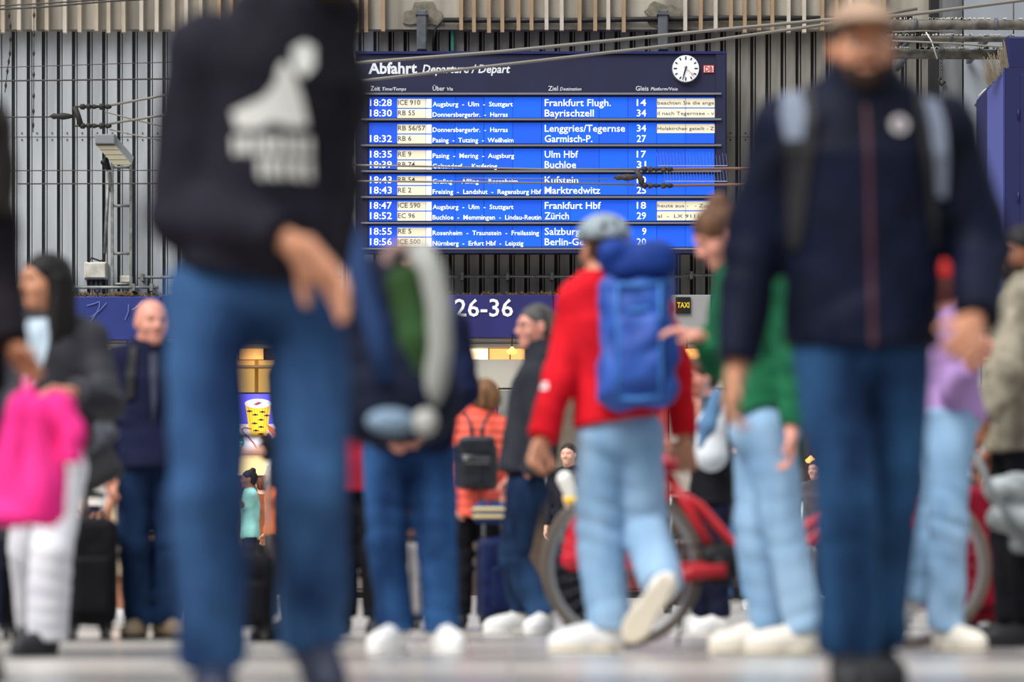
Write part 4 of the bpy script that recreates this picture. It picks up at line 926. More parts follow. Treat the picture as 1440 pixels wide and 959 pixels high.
decal('badge_mark', B['T'], [B['jk']], [(1254, 178), (1262, 177), (1262, 189), (1255, 190)], 531, mat('badge_mark', (90, 80, 90), .5), thick=.009, cell=.004)
decal('pocket_flap', B['T'], [B['jk']], [(1140, 400), (1150, 396), (1168, 470), (1158, 474)], 531, B['jk'].data.materials[0], thick=.006)
decal('pocket_flap', B['T'], [B['jk']], [(1290, 396), (1298, 398), (1282, 474), (1272, 470)], 531, B['jk'].data.materials[0], thick=.006)

# backpack slung from the hoodie man's far shoulder
R0 = W(566, 480, 520); t = thing('backpack', R0, 'bulky dark backpack with green panel and grey edge beside the hoodie man', 'backpack')
def Q(a, b, dy=0): return W(a, b, 520, dy)-W(575, 480, 520)
NVB = mat('pack_dark_navy', (24, 30, 50), .7, 'cloth'); tilt = np.array(Matrix.Rotation(math.radians(12), 3, 'Y'))
sobj('pack_body', [(cap(Q(560, 400), Q(590, 560), .085, .13), 'u', .03), (rbox(Q(565, 560), np.eye(3), (.13, .10, .10), .07), 'u', .04), (cap(Q(520, 430), Q(530, 590), .05, .07), 'u', .04)], .011, NVB, t, folds([(Q(560, 500), (0, 0, 1))], .006, 3, .2, 1))
sobj('green_panel', [(cap(Q(578, 400, -.06), Q(592, 480, -.08), .055, .05), 'u', .02), (cap(Q(592, 480, -.08), Q(598, 540, -.09), .05, .03), 'u', .02)], .009, mat('panel_green', (52, 84, 48), .8, 'cloth', rgb2=(40, 60, 30)), t)
MB().tube([Q(598, 348, -.08), Q(615, 380, -.1), Q(626, 430, -.11), Q(628, 490, -.11), Q(620, 540, -.1), Q(605, 580, -.08)], .034, 12).build('grey_edge', mat('edge_grey', (156, 158, 152), .7), t, True)
MB().tube([Q(488, 290, .1), Q(505, 340, .0), Q(520, 400, -.06), Q(540, 470, -.1), Q(556, 540, -.1)], .035, 12).build('shoulder_strap', mat('strap_blue', (40, 62, 104), .7, 'cloth'), t, True)
MB().tube([Q(555+20*math.cos(a)+18, 368+22*math.sin(a), -.05) for a in [q*math.pi/6 for q in range(12)]], .016, 8, closed=True).build('carry_loop', mat('loop_brown_pink', (150, 122, 116), .7), t, True)
sobj('mesh_pocket', [(ell(Q(560, 592, -.10), np.eye(3), (.07, .05, .035)), 'u', .02)], .009, mat('pocket_pale_blue', (136, 160, 182), .7, 'cloth'), t)
sobj('white_pouch', [(ell(Q(606, 592, -.10), np.eye(3), (.035, .04, .04)), 'u', .02)], .009, mat('pouch_white', (186, 186, 180), .7), t)

# C: person cut off at the left edge
Cc = person('person with long dark hair and a dark coat, cut off by the left edge', -82, 480, 1.72, -15, dict(
    nk=(-66, 240), hd=(-40, 178, -.04), sb=(-18, 300, .02), eb=(-2, 415, -.02), wb=(18, 488, -.14)),
    top=dict(name='coat', m='coat_black', c=(28, 24, 30), c2=(18, 16, 20), hem=.50, sleeve=(.078, .072, .055), collar=.07, w=(.20, .17, .2, .13)), legs=dict(DD), shoes=dict(st='boot', u=BLK, s=BLK),
    hair=('long', (34, 22, 18)), skin='brown', hf=20, hands=(1, dict(d=(.5, -.2, -.6), n=(-.3, -.6, -.3), curl=40)))

# D: woman with long black hair, grey coat and white trousers
D = person('woman with long black hair in a charcoal coat and white trousers at left', 70, 363, 1.58, 28, dict(
    nk=(66, 446), hd=(62, 398, -.03), sa=(32, 476, -.05), sb=(122, 478, .05), eb=(150, 568, -.02), wb=(104, 552, -.22), ea=(10, 560, -.05), wa=(20, 600, -.22),
    ha=(52, 655, 0), hb=(92, 655, 0), ka=(42, 775, .15), kb=(72, 775, -.12), ta=(52, 885, .45), tb=(66, 900, -.05), toeb=(-.55, -1, 0), toea=(-.3, -1, -.5)),
    top=dict(name='coat', m='coat_charcoal', c=(66, 66, 72), c2=(40, 40, 46), hem=.50, w=(.20, .20, .20, .14), sleeve=(.085, .085, .07), fold=.012, rough=.55, d=(.16, .15, .14, .1)),
    legs=dict(m='trousers_white', c=(232, 232, 236), c2=(214, 214, 222), kind='cloth', r=(.10, .092, .09), fold=.005), shoes=dict(st='boot', u=BLK, s=BLK), hair=('long', (22, 18, 18)), skin='tan', hf=55,
    hands=(1, dict(d=(-.75, -.3, .1), n=(.2, -.1, -1), curl=45, arm=.05)))
decal('shirt_front', D['T'], [D['jk']], [(44, 452), (78, 450), (72, 500), (60, 545), (40, 560), (34, 490)], 363, mat('shirt_pale_blue', (188, 206, 220), .8), thick=.006)
# pink jacket carried over the arm
R0 = W(62, 640, 496); t = thing('jacket_over_arm', R0, 'bright pink jacket draped over the arm at far left', 'jacket')
def Q(a, b, dy=0): return W(a, b, 496, dy)-R0
PK = mat('pink_fabric', (250, 60, 150), .7, 'cloth', rgb2=(238, 44, 132), scale=4)
sobj('jacket_drape', [(cap(Q(42, 578), Q(80, 572), .052, .048), 'u', .02), (cap(Q(36, 536, .02), Q(50, 575), .022, .045), 'u', .03), (cap(Q(46, 588), Q(32, 726), .062, .092, True), 'u', .03), (cap(Q(64, 604), Q(74, 728), .048, .040, True), 'u', .03), (cap(Q(26, 612), Q(2, 733), .042, .06, True), 'u', .03)], .008, PK, t, folds([(Q(45, 650), (1, 0, .1)), (Q(60, 600), (1, 0, .3))], .010, 8, .2, 1.2))
sobj('jacket_sleeve', [(cap(Q(80, 572, -.02), Q(102, 606, -.03), .042, .04), 'u', .02), (cap(Q(102, 606, -.03), Q(100, 652, -.03), .04, .036, True), 'u', .02)], .008, PK, t, folds([(Q(100, 600), (0, 0, 1))], .006, 2, .15, 1))
# her dark bag
R0 = W(128, 655, 345); t = thing('handbag', R0, 'black and grey chequered shoulder bag under the charcoal coat', 'bag')
sobj('bag_body', [(rbox((0, 0, 0), np.array(Matrix.Rotation(.5, 3, 'Y')), (.11, .06, .10), .04), 'u', .02)], .01, mat('bag_black', (30, 30, 34), .6), t)
sobj('chequered_panel', [(rbox((.02, -.03, .10), np.array(Matrix.Rotation(.7, 3, 'Y')), (.10, .05, .05), .03), 'u', .02)], .01, mat('bag_grey', (92, 96, 106), .8, 'noise', rgb2=(40, 42, 48), scale=60), t)
MB().tube([(-.06, 0, .08), (-.02, -.03, .3), (.02, -.02, .5)], .012).build('bag_strap', BS, t, True)

# E: bald man
E_ = person('bald man in a navy jacket and dark jeans behind the hoodie man', 212, 283, 1.69, -18, dict(
    nk=(208, 487), hd=(213, 454, -.03), toea=(-.2, -1, 0), toeb=(.7, -.7, 0), ta=(196, 882, 0), tb=(228, 880, .05)),
    top=dict(name='jacket', m='jacket_dark_navy', c=(30, 34, 62), c2=(22, 24, 46), hem=.50, collar=.05, sleeve=(.078, .07, .055), w=(.2, .195, .205, .13)), legs=dict(DD, r=(.10, .085, .08)),
    shoes=dict(st='boot', u=('khaki', (150, 130, 104)), s=BLK), hair=('none', (120, 100, 90)), skin='pink', hf=-25)
decal('pack_strap', E_['T'], [E_['jk']], [(186, 490), (196, 488), (192, 560), (180, 566), (182, 520)], 283, BS, thick=.012)
decal('shirt_front', E_['T'], [E_['jk']], [(212, 500), (224, 496), (224, 560), (218, 600)], 283, mat('shirt_grey', (58, 64, 84), .8), thick=.005)

# F, F2: people half hidden at left
Fp = person('person in an orange top and khaki shorts bending forward beside the black suitcase', 178, 215, 1.62, 60, dict(
    nk=(160, 600), hd=(146, 576, -.05), ea=(160, 690, -.1), wa=(150, 722, -.1), eb=(168, 680, -.2), wb=(150, 716, -.25), sa=(166, 618, .12), sb=(170, 618, -.15), ha=(180, 705, .08), hb=(182, 705, -.08)),
    top=dict(name='shirt', m='shirt_orange', c=(232, 124, 64), c2=(214, 104, 48), short=1, hem=.5, sleeve=(.07, .075, .05)), legs=dict(m='shorts_khaki', c=(196, 176, 150), c2=(180, 160, 134), kind='cloth', end=.62, r=(.1, .095, .09)),
    shoes=dict(st='sneaker', u=WHT, s=WHT), hair=('short', (70, 50, 36)), skin='tan', res=1.3)
F2 = person('person in navy trousers and white trainers standing behind the black suitcase', 158, 196, 1.7, 0, {}, top=dict(name='shirt', m='shirt_white', c=(220, 216, 210), short=1, sleeve=(.07, .075, .05)),
            legs=dict(m='trousers_navy', c=(28, 40, 84), c2=(20, 30, 64), kind='cloth', r=(.08, .07, .062)), shoes=dict(st='sneaker', u=WHT, s=WHT), hair=('short', (40, 30, 26)), res=1.5)

# H: coat person behind the hoodie man's legs
Hh = person('person in a long black coat reaching left behind the hoodie man', 428, 296, 1.72, 50, dict(ea=(405, 622, -.2), wa=(366, 636, -.3), sa=(412, 480, -.1), eb=(440, 600, 0)),
            top=dict(name='coat', m='coat_black', c=(28, 24, 30), c2=(18, 16, 20), hem=.42, w=(.17, .16, .19, .12), sleeve=(.07, .062, .055)), legs=dict(m='trousers_black', c=(26, 26, 32), c2=(18, 18, 22), kind='cloth'),
            shoes=dict(st='boot', u=BLK, s=BLK), hair=('short', (60, 44, 34)), hands=(dict(d=(-1, -.1, .1), n=(0, 0, -1), curl=15), 1), res=1.2)
# X: red top and black trousers
Xp = person('person in a dark red top and black trousers behind the hoodie man\'s rear leg', 506, 262, 1.66, 10, {}, top=dict(name='top', m='top_dark_red', c=(150, 28, 48), c2=(120, 20, 38), hem=.46), legs=dict(m='trousers_black', c=(26, 26, 32), c2=(18, 18, 22), kind='cloth', r=(.105, .09, .085)),
            shoes=dict(st='boot', u=BLK, s=BLK), hair=('short', (60, 44, 34)), res=1.2, P_=None) if False else person('person in a dark red top and black trousers behind the hoodie man\'s rear leg', 506, 262, 1.66, 10, {},
            top=dict(name='top', m='top_dark_red', c=(150, 28, 48), c2=(120, 20, 38), hem=.46), legs=dict(m='trousers_black', c=(26, 26, 32), c2=(18, 18, 22), kind='cloth', r=(.105, .09, .085)), shoes=dict(st='boot', u=BLK, s=BLK), hair=('short', (60, 44, 34)), res=1.2)
# J: navy jacket, jeans, white trainers
Jp = person('person in a padded navy jacket, blue jeans and white trainers facing the camera', 580, 347, 1.63, 4, dict(
    nk=(580, 428), hd=(578, 388, -.02), sa=(524, 462, 0), sb=(632, 462, 0), eb=(648, 545, .0), wb=(606, 596, -.16), ea=(512, 545, 0), wa=(540, 600, -.16),
    ha=(545, 632, 0), hb=(606, 632, 0), ka=(545, 755, -.03), kb=(612, 755, -.02), ta=(556, 890, 0), tb=(622, 890, 0), toea=(-.35, -1, 0), toeb=(.3, -1, 0)),
    top=dict(name='jacket', m='jacket_midnight', c=(26, 36, 66), c2=(18, 24, 46), hem=.50, w=(.20, .21, .2, .13), d=(.16, .16, .15, .1), sleeve=(.085, .085, .065), collar=.05, fold=.01),
    legs=dict(m='denim_royal', c=(48, 88, 138), c2=(20, 42, 78), r=(.115, .092, .08), seat=(.18, .14), fold=.009), shoes=dict(st='sneaker', u=WHT, s=WHT, a=GRN, sc=1.12), hair=('short', (60, 44, 34)), skin='pink')

# K: woman in coral puffer coat seen from behind
K = person('woman in a coral quilted coat with a brown bob seen from behind', 668, 236, 1.50, 178, dict(nk=(676, 580), hd=(684, 560, -.0), sa=(700, 602, 0), sb=(642, 602, 0), eb=(636, 650, 0), wb=(640, 700, -.05), ea=(704, 650), wa=(702, 700)),
    top=dict(name='coat', m='coat_coral', c=(250, 112, 92), c2=(238, 92, 76), hem=.44, w=(.19, .19, .185, .12), d=(.15, .15, .14, .1), sleeve=(.082, .08, .06), puff=.055, collar=.05, rough=.5, scale=9),
    legs=dict(m='trousers_black', c=(26, 26, 32), c2=(18, 18, 22), kind='cloth', r=(.09, .08, .08)), shoes=dict(st='boot', u=BLK, s=BLK), hair=('bob', (150, 108, 72)), res=1.1)
R0 = W(671, 650, 236, -.22); t = thing('backpack', R0, 'small black leather-look backpack on the coral coat', 'backpack'); KB = mat('pack_black_leather', (34, 38, 46), .35, 'noise', rgb2=(24, 26, 32), scale=12)
sobj('pack_body', [(rbox((0, 0, 0), np.eye(3), (.125, .06, .17), .05), 'u', .03), (rbox((0, -.05, -.06), np.eye(3), (.09, .03, .09), .025), 'u', .02), (plane((.0, 0, .12), (.0, 0, 1)), 'i', .04)], .01, KB, t, folds([((0, 0, 0), (0, 0, 1))], .004, 2, .2, 1.4))
sobj('pack_flap', [(rbox((0, -.03, .10), np.eye(3), (.105, .05, .055), .03), 'u', .02)], .009, KB, t)
for x in (-1, 1): MB().tube([(x*.03, .0, .14), (x*.04, .04, .24), (x*.075, .10, .29)], .010).build('strap', KB, t, True)
MB().tube([(-.03, -.02, .15), (-.02, -.03, .2), (.02, -.03, .2), (.03, -.02, .15)], .007).build('top_handle', KB, t, True)
MB().box(-.07, .07, -.088, -.082, -.012, -.004).build('zip', mat('zip_metal', (150, 150, 150), .3, metal=.8), t)
b = MB(); b.tube([(.02, -.085, -.01), (.02, -.09, -.3)], .005, 5); b.build('cord', BS, t)

# L: man with glasses
L_p = person('man in profile with glasses, black fleece jacket and blue jeans', 738, 262, 1.77, 74, dict(
    nk=(764, 500), hd=(752, 461, 0), sa=(752, 535, .17), sb=(748, 535, -.17), eb=(762, 615, -.26), wb=(742, 668, -.24), ea=(735, 620, .22), wa=(722, 670, .2),
    ha=(742, 690, .09), hb=(738, 690, -.09), ka=(722, 778, .1), kb=(722, 785, -.08), ta=(738, 862, .12), tb=(765, 868, -.08), toea=(-1, -.5, 0), toeb=(-.35, -1, 0)),
    top=dict(name='jacket', m='fleece_black', c=(52, 54, 62), c2=(38, 40, 46), hem=.485, w=(.18, .18, .185, .12), d=(.155, .155, .15, .1), sleeve=(.075, .068, .055), collar=.09, fold=.006),
    legs=dict(m='denim_ink', c=(44, 74, 112), c2=(18, 30, 54), r=(.1, .08, .072)), shoes=dict(st='sneaker', u=WHT, s=WHT, sc=1.1), hair=('grey', (92, 90, 88)), skin='pink', hf=68, hands=(1, 0))
hq = L_p['hq']; g = L_p['g']; U1, F1, Z1 = L_p['R']
gl_ = MB()
for x in (-.032, .032): gl_.tube([hq(x+.024*math.cos(a), .092, .004+.018*math.sin(a)) for a in [q*math.pi/6 for q in range(12)]], .0022, 5, closed=True)
gl_.tube([hq(-.008, .094, .008), hq(.008, .094, .008)], .002, 5)
for x in (-1, 1): gl_.tube([hq(x*.056, .09, .010), hq(x*.078, .04, .012), hq(x*.082, -.02, .01)], .002, 5)
gl_.build('glasses', mat('glasses_frame', (70, 70, 74), .3, metal=.6), L_p['T'])
sobj('collar', [(cap(L_p['J']['nk']-Vector((0, 0, .02)), L_p['J']['nk']+Vector((-.02, 0, .07)), .082, .078, True), 'u', .02), (cap(L_p['J']['nk'], L_p['J']['nk']+Vector((-.03, 0, .2)), .066), 's', .008)], .008, mat('collar_black', (16, 16, 18), .7), L_p['T'])

# N: cyclist with helmet, red jacket and blue backpack seen from behind
N_ = person('cyclist in a grey helmet, red jacket and light jeans seen from behind', 865, 345, 1.76, 158, dict(
    nk=(842, 398), hd=(846, 352, .03), sb=(812, 425, -.02), sa=(918, 430, .08), eb=(790, 525, -.06), wb=(762, 618, -.14), ea=(950, 520, .14), wa=(962, 615, .12),
    ha=(893, 612, .0), hb=(848, 612, 0), kb=(843, 738, .04), tb=(856, 892, .0), ka=(906, 735, .06), ta=(932, 826, -.16), toeb=(-1, -.3, 0), toea=(-.55, .1, -.8), upa=(.1, 1, .1)),
    top=dict(name='jacket', m='jacket_red', c=(222, 28, 42), c2=(176, 14, 28), hem=.535, w=(.185, .175, .185, .12), sleeve=(.078, .072, .06), collar=.04, fold=.009),
    legs=dict(LB, r=(.112, .095, .088), seat=(.17, .135), fold=.010), shoes=dict(st='sneaker', u=WHT, s=('cream', (214, 204, 184)), sc=1.15), hair=('short', (70, 46, 34)), skin='tan', hf=150, hands=(dict(n=(0, -1, 0), curl=40), dict(n=(.5, -.6, 0), curl=50)))
hq = N_['hq']; Rh = np.array(N_['R']); Z1 = N_['R'][2]
hl = thing('bicycle_helmet', N_['root'], 'pale grey bicycle helmet with dark vents on the red-jacketed cyclist', 'helmet')
hpr = [(ell(hq(0, -.015, .055), Rh, (.105, .135, .095)), 'u', .01), (plane(hq(0, 0, .035), tuple(-Z1)), 'i', .015), (ell(hq(0, -.012, .035), Rh, (.085, .105, .085)), 's', .006)]
for x in (-.05, 0, .05): hpr.append((cap(hq(x, .09, .115-abs(x)*.4), hq(x*1.1, -.15, .10-abs(x)*.4), .012), 's', .008))
sobj('helmet_shell', hpr, .0065, mat('helmet_grey', (150, 164, 170), .4, 'noise', rgb2=(96, 108, 114), scale=12), hl)
sobj('helmet_liner', [(ell(hq(0, -.013, .045), Rh, (.092, .118, .085)), 'u', .01), (plane(hq(0, 0, .03), tuple(-Z1)), 'i', .01), (ell(hq(0, -.012, .03), Rh, (.084, .104, .084)), 's', .004)], .0075, mat('liner_dark', (44, 48, 54), .8), hl)
MB().tube([hq(-.07, .0, .03), hq(-.06, .03, -.05), hq(0, .05, -.12), hq(.06, .03, -.05), hq(.07, 0, .03)], .006).build('chin_strap', BS, hl, True)
R0 = W(898, 455, 345, -.22); t = thing('backpack', R0, 'tall blue hiking backpack on the red-jacketed cyclist', 'backpack')
def Q(a, b, dy=0): return W(a, b, 345, -.22+dy)-R0
RB = mat('pack_blue', (44, 92, 184), .6, 'noise', rgb2=(28, 66, 150), scale=6, bump=.3); RB2 = mat('pack_light_blue', (74, 134, 206), .6, 'cloth'); RB3 = mat('pack_deep_blue', (30, 60, 136), .6, 'cloth')
ry = np.array(Matrix.Rotation(math.radians(3), 3, 'Y'))
sobj('pack_body', [(rbox(Q(898, 480), ry, (.148, .13, .27), .07), 'u', .02), (rbox(Q(896, 545), ry, (.135, .12, .08), .06), 'u', .03)], .011, RB, t, folds([(Q(898, 430), (0, 0, 1)), (Q(898, 520), (0, 0, 1)), (Q(870, 480), (.3, 0, 1))], .009, 3, .2, 1.5))
sobj('pack_lid', [(rbox(Q(898, 368), ry, (.155, .14, .075), .06), 'u', .02)], .011, RB3, t, folds([(Q(898, 370), (1, 0, .3))], .009, 6, .2, 1.5))
sobj('front_pocket', [(rbox(Q(900, 490, -.12), ry, (.10, .05, .15), .045), 'u', .02)], .010, RB, t, folds([(Q(898, 490), (0, 0, 1))], .006, 6, .2, 1.5))
for a, b_, c, d_ in ((852, 400, 942, 396), (855, 436, 940, 430), (858, 560, 938, 556)): MB().tube([Q(a, b_, -.1), Q((a+c)/2, (b_+d_)/2+3, -.155), Q(c, d_, -.1)], .009).build('compression_strap', RB2, t, True)
for x in (868, 928): MB().tube([Q(x, 400, -.135), Q(x, 440, -.15), Q(x+2, 520, -.17), Q(x, 560, -.13)], .007).build('vertical_strap', RB2, t, True)
for x in (858, 934): MB().tube([Q(x, 350, .12), Q(x-4, 370, .2), Q(x-6, 400, .24)], .02).build('shoulder_strap', RB3, t, True)
MB().box(-.26, -.2, .06, .16, -.03, 0).build('hip_fin', RB3, t) if False else None
decal('sleeve_logo', N_['T'], [N_['jk']], [(756, 540), (770, 540), (769, 550), (755, 550)], 345, mat('logo_white', (240, 232, 232)), thick=.004)

# Q: woman in green jumper and light jeans
G = person('woman in a green jumper and light jeans with her hair in a bun, looking down', 1078, 357, 1.76, 82, dict(
    nk=(1040, 382), hd=(1010, 334, -.02), sa=(1052, 415, .16), sb=(1080, 410, -.17), ea=(1012, 510, .16), wa=(990, 474, .0), eb=(1112, 510, -.2), wb=(1113, 603, -.24),
    ha=(1070, 604, .08), hb=(1080, 604, -.08), ka=(1062, 735, .10), kb=(1100, 732, -.08), ta=(1082, 895, .12), tb=(1134, 895, -.05), toea=(-1, -.25, 0), toeb=(-1, -.2, 0)),
    top=dict(name='jumper', m='jumper_green', c=(36, 112, 76), c2=(22, 76, 50), hem=.55, w=(.175, .165, .175, .11), d=(.165, .15, .145, .1), sleeve=(.078, .068, .05), fold=.012, collar=.02),
    legs=dict(LB, r=(.108, .088, .076), seat=(.15, .14), fold=.009), shoes=dict(st='sneaker', u=('cream_u', (226, 218, 204)), s=('cream', (214, 204, 184)), sc=1.12), hair=('bun', (120, 82, 58)), skin='pink', hf=72, hp=28,
    hands=(dict(d=(-1, -.1, .25), n=(0, .2, -1), curl=22), dict(d=(0, 0, -1), n=(-1, 0, 0), curl=30)))
for sd, x in (('ta', 1086), ('tb', 1138)):
    a = G['J'][sd]; MB().lathe(a+Vector((0, 0, -.0)), (0, 0, 1), [(0, .043), (.05, .042)], 14).build('sock', mat('sock_red', (150, 50, 44), .8), G['T'], True)
# second head behind the green jumper: woman with light-brown ponytail
G2 = person('person with a light-brown ponytail glimpsed between the capped man and the green jumper', 1092, 300, 1.72, 100, {}, top=dict(name='top', m='top_dark_green', c=(34, 80, 62), c2=(24, 60, 46)), legs=dict(LB), shoes=dict(st='sneaker', u=WHT, s=WHT), hair=('tail', (170, 122, 84)), skin='fair', res=1.2)

# R: person holding bag behind the bicycle
Rp = person('person in a black jacket touching their chin behind the red bicycle', 1000, 258, 1.56, 62, dict(
    nk=(998, 566), hd=(984, 532, -.02), sa=(985, 592, .12), sb=(1010, 592, -.16), eb=(1000, 640, -.26), wb=(985, 592, -.3), ea=(970, 640, .1), wa=(945, 632, .0)),
    top=dict(name='jacket', m='jacket_black', c=(30, 30, 36), c2=(20, 20, 24), hem=.45, w=(.18, .18, .18, .12)), legs=dict(m='trousers_ink', c=(26, 30, 52), c2=(18, 20, 38), kind='cloth', r=(.09, .075, .07)),
    shoes=dict(st='sneaker', u=WHT, s=WHT, a=('teal', (60, 120, 110))), hair=('short', (96, 64, 46)), skin='pink', hands=(1, dict(d=(-.1, 0, 1), n=(-.8, .3, 0), curl=40)), res=1.1)
R0 = W(1000, 605, 285); t = thing('tote_bag', R0, 'white and pale-blue cloth bag hanging behind the red bicycle', 'bag')
sobj('bag_body', [(cap((0, 0, .02), (.0, 0, -.12), .07, .085), 'u', .03), (cap((.02, 0, .1), (0, 0, .02), .05, .07), 'u', .03)], .01, mat('tote_white', (224, 228, 232), .8, 'cloth', rgb2=(190, 206, 222), scale=3), t)
sobj('scarf', [(cap((.03, -.02, .17), (-.02, -.05, .02), .035, .045), 'u', .03), (cap((-.02, -.05, .02), (-.05, -.05, -.08), .04, .02), 'u', .03)], .01, mat('scarf_blue', (96, 134, 172), .8, 'cloth'), t)
b = MB(); b.tube([(-.06, 0, .04), (-.02, 0, .25), (.06, 0, .04)], .009).build('strap', GS, t, True)

# P: person in purple shirt and light jeans
Pp = person('person in a purple top and light jeans with a red cap behind the capped man', 1338, 342, 1.66, -108, dict(
    nk=(1345, 446), hd=(1338, 405, 0), sa=(1345, 470, -.15), sb=(1345, 470, .15), ea=(1340, 548, -.2), wa=(1366, 515, -.34), eb=(1330, 540, .2), wb=(1330, 590, .2),
    ha=(1335, 575, -.08), hb=(1335, 575, .08), ka=(1334, 725, -.12), kb=(1322, 722, .1), ta=(1330, 888, -.05), tb=(1285, 842, .2), toea=(.7, -1, 0), toeb=(-.25, -.2, -1), upb=(1, .2, 0)),
    top=dict(name='shirt', m='shirt_purple', c=(170, 138, 190), c2=(150, 118, 170), hem=.575, sleeve=(.07, .06, .05)), legs=dict(LB, r=(.115, .085, .08), seat=(.16, .15), fold=.009),
    shoes=dict(st='sneaker', u=('cream_u', (226, 218, 204)), s=('cream', (214, 204, 184)), a=('red', (180, 50, 44)), sc=1.1), hair=('short', (120, 60, 50)), skin='pink')
hq = Pp['hq']; Rh = np.array(Pp['R'])
sobj('cap', [(ell(hq(0, -.012, .055), Rh, (.088, .106, .08)), 'u', .01), (plane(hq(0, 0, .03), (0, 0, -1)), 'i', .006), (ell(hq(0, .12, .035), Rh, (.07, .06, .012)), 'u', .01)], .0075, mat('cap_red', (196, 50, 44), .7, 'cloth'), Pp['T'])

# S: man at the right edge
Sp = person('dark-haired man in a beige-grey jacket in profile at the right edge', 1436, 318, 1.76, 76, dict(hd=(1436, 358, 0), nk=(1446, 400, 0), eb=(1412, 530, -.3), wb=(1385, 590, -.32), sb=(1436, 430, -.17)),
    top=dict(name='jacket', m='jacket_beige_grey', c=(164, 156, 138), c2=(112, 106, 92), sc=9, hem=.485, w=(.19, .19, .19, .12), d=(.17, .165, .15, .1), sleeve=(.09, .085, .065), fold=.012, collar=.05),
    legs=dict(m='trousers_black', c=(26, 26, 32), c2=(18, 18, 22), kind='cloth', r=(.105, .085, .08)), shoes=dict(st='boot', u=BLK, s=BLK), hair=('short', (30, 26, 26)), skin='brown', hf=66, beard=(48, 36, 32))

# far crowd in front of the shops
def far(label, px, s, H, face, tc, lc, hair, skin='fair', nm='shirt', P={}):
    person(label, px, s, H, face, P, top=dict(name=nm, m='far_top_%d_%d_%d' % tc, c=tc, c2=tuple(int(v*.85) for v in tc)), legs=dict(m='far_leg_%d_%d_%d' % lc, c=lc, kind='cloth'), shoes=dict(st='sneaker', u=WHT, s=WHT), hair=hair, skin=skin, res=2.0, eyes=False)
far('person in a mint jacket with a dark bun by the lit counter', 352, 108, 1.70, 80, (160, 226, 218), (40, 44, 60), ('bun', (34, 26, 24)), 'brown', 'jacket', dict(eb=(353, 718, -.1), wb=(343, 712, -.15)))
far('person in an orange jacket looking at a phone by the lit counter', 386, 112, 1.74, 70, (222, 116, 52), (60, 50, 50), ('short', (96, 50, 34)), 'tan', 'jacket', dict(eb=(385, 704, -.2), wb=(392, 693, -.4)))
far('person with brown hair behind the orange jacket', 368, 100, 1.72, 170, (150, 90, 60), (50, 50, 60), ('short', (110, 60, 40)))
far('person in a bright blue top left of the light-jeans walker', 1281, 118, 1.66, 20, (20, 130, 200), (40, 40, 60), ('short', (80, 50, 40)))
far('dark-coated person far behind the red trolley suitcase', 1402, 150, 1.70, 30, (46, 46, 54), (30, 30, 36), ('short', (50, 40, 34)))
far('person in a grey coat far behind the green jumper', 1148, 120, 1.68, 40, (80, 76, 84), (40, 40, 50), ('short', (70, 50, 40)))
far('person in blue jeans far behind the bicycle crank', 1036, 150, 1.70, 170, (60, 60, 70), (60, 100, 150), ('short', (60, 44, 36)))
far('person in dark clothes far behind the coral coat', 636, 140, 1.66, 10, (50, 44, 56), (30, 30, 40), ('short', (60, 44, 36)))
far('person in brown far behind the two jeans legs', 590, 118, 1.62, 0, (120, 80, 60), (90, 70, 60), ('short', (60, 44, 36)))
far('person in a dark jacket far behind the glasses man', 800, 135, 1.70, 20, (40, 40, 50), (30, 34, 50), ('short', (60, 44, 36)))

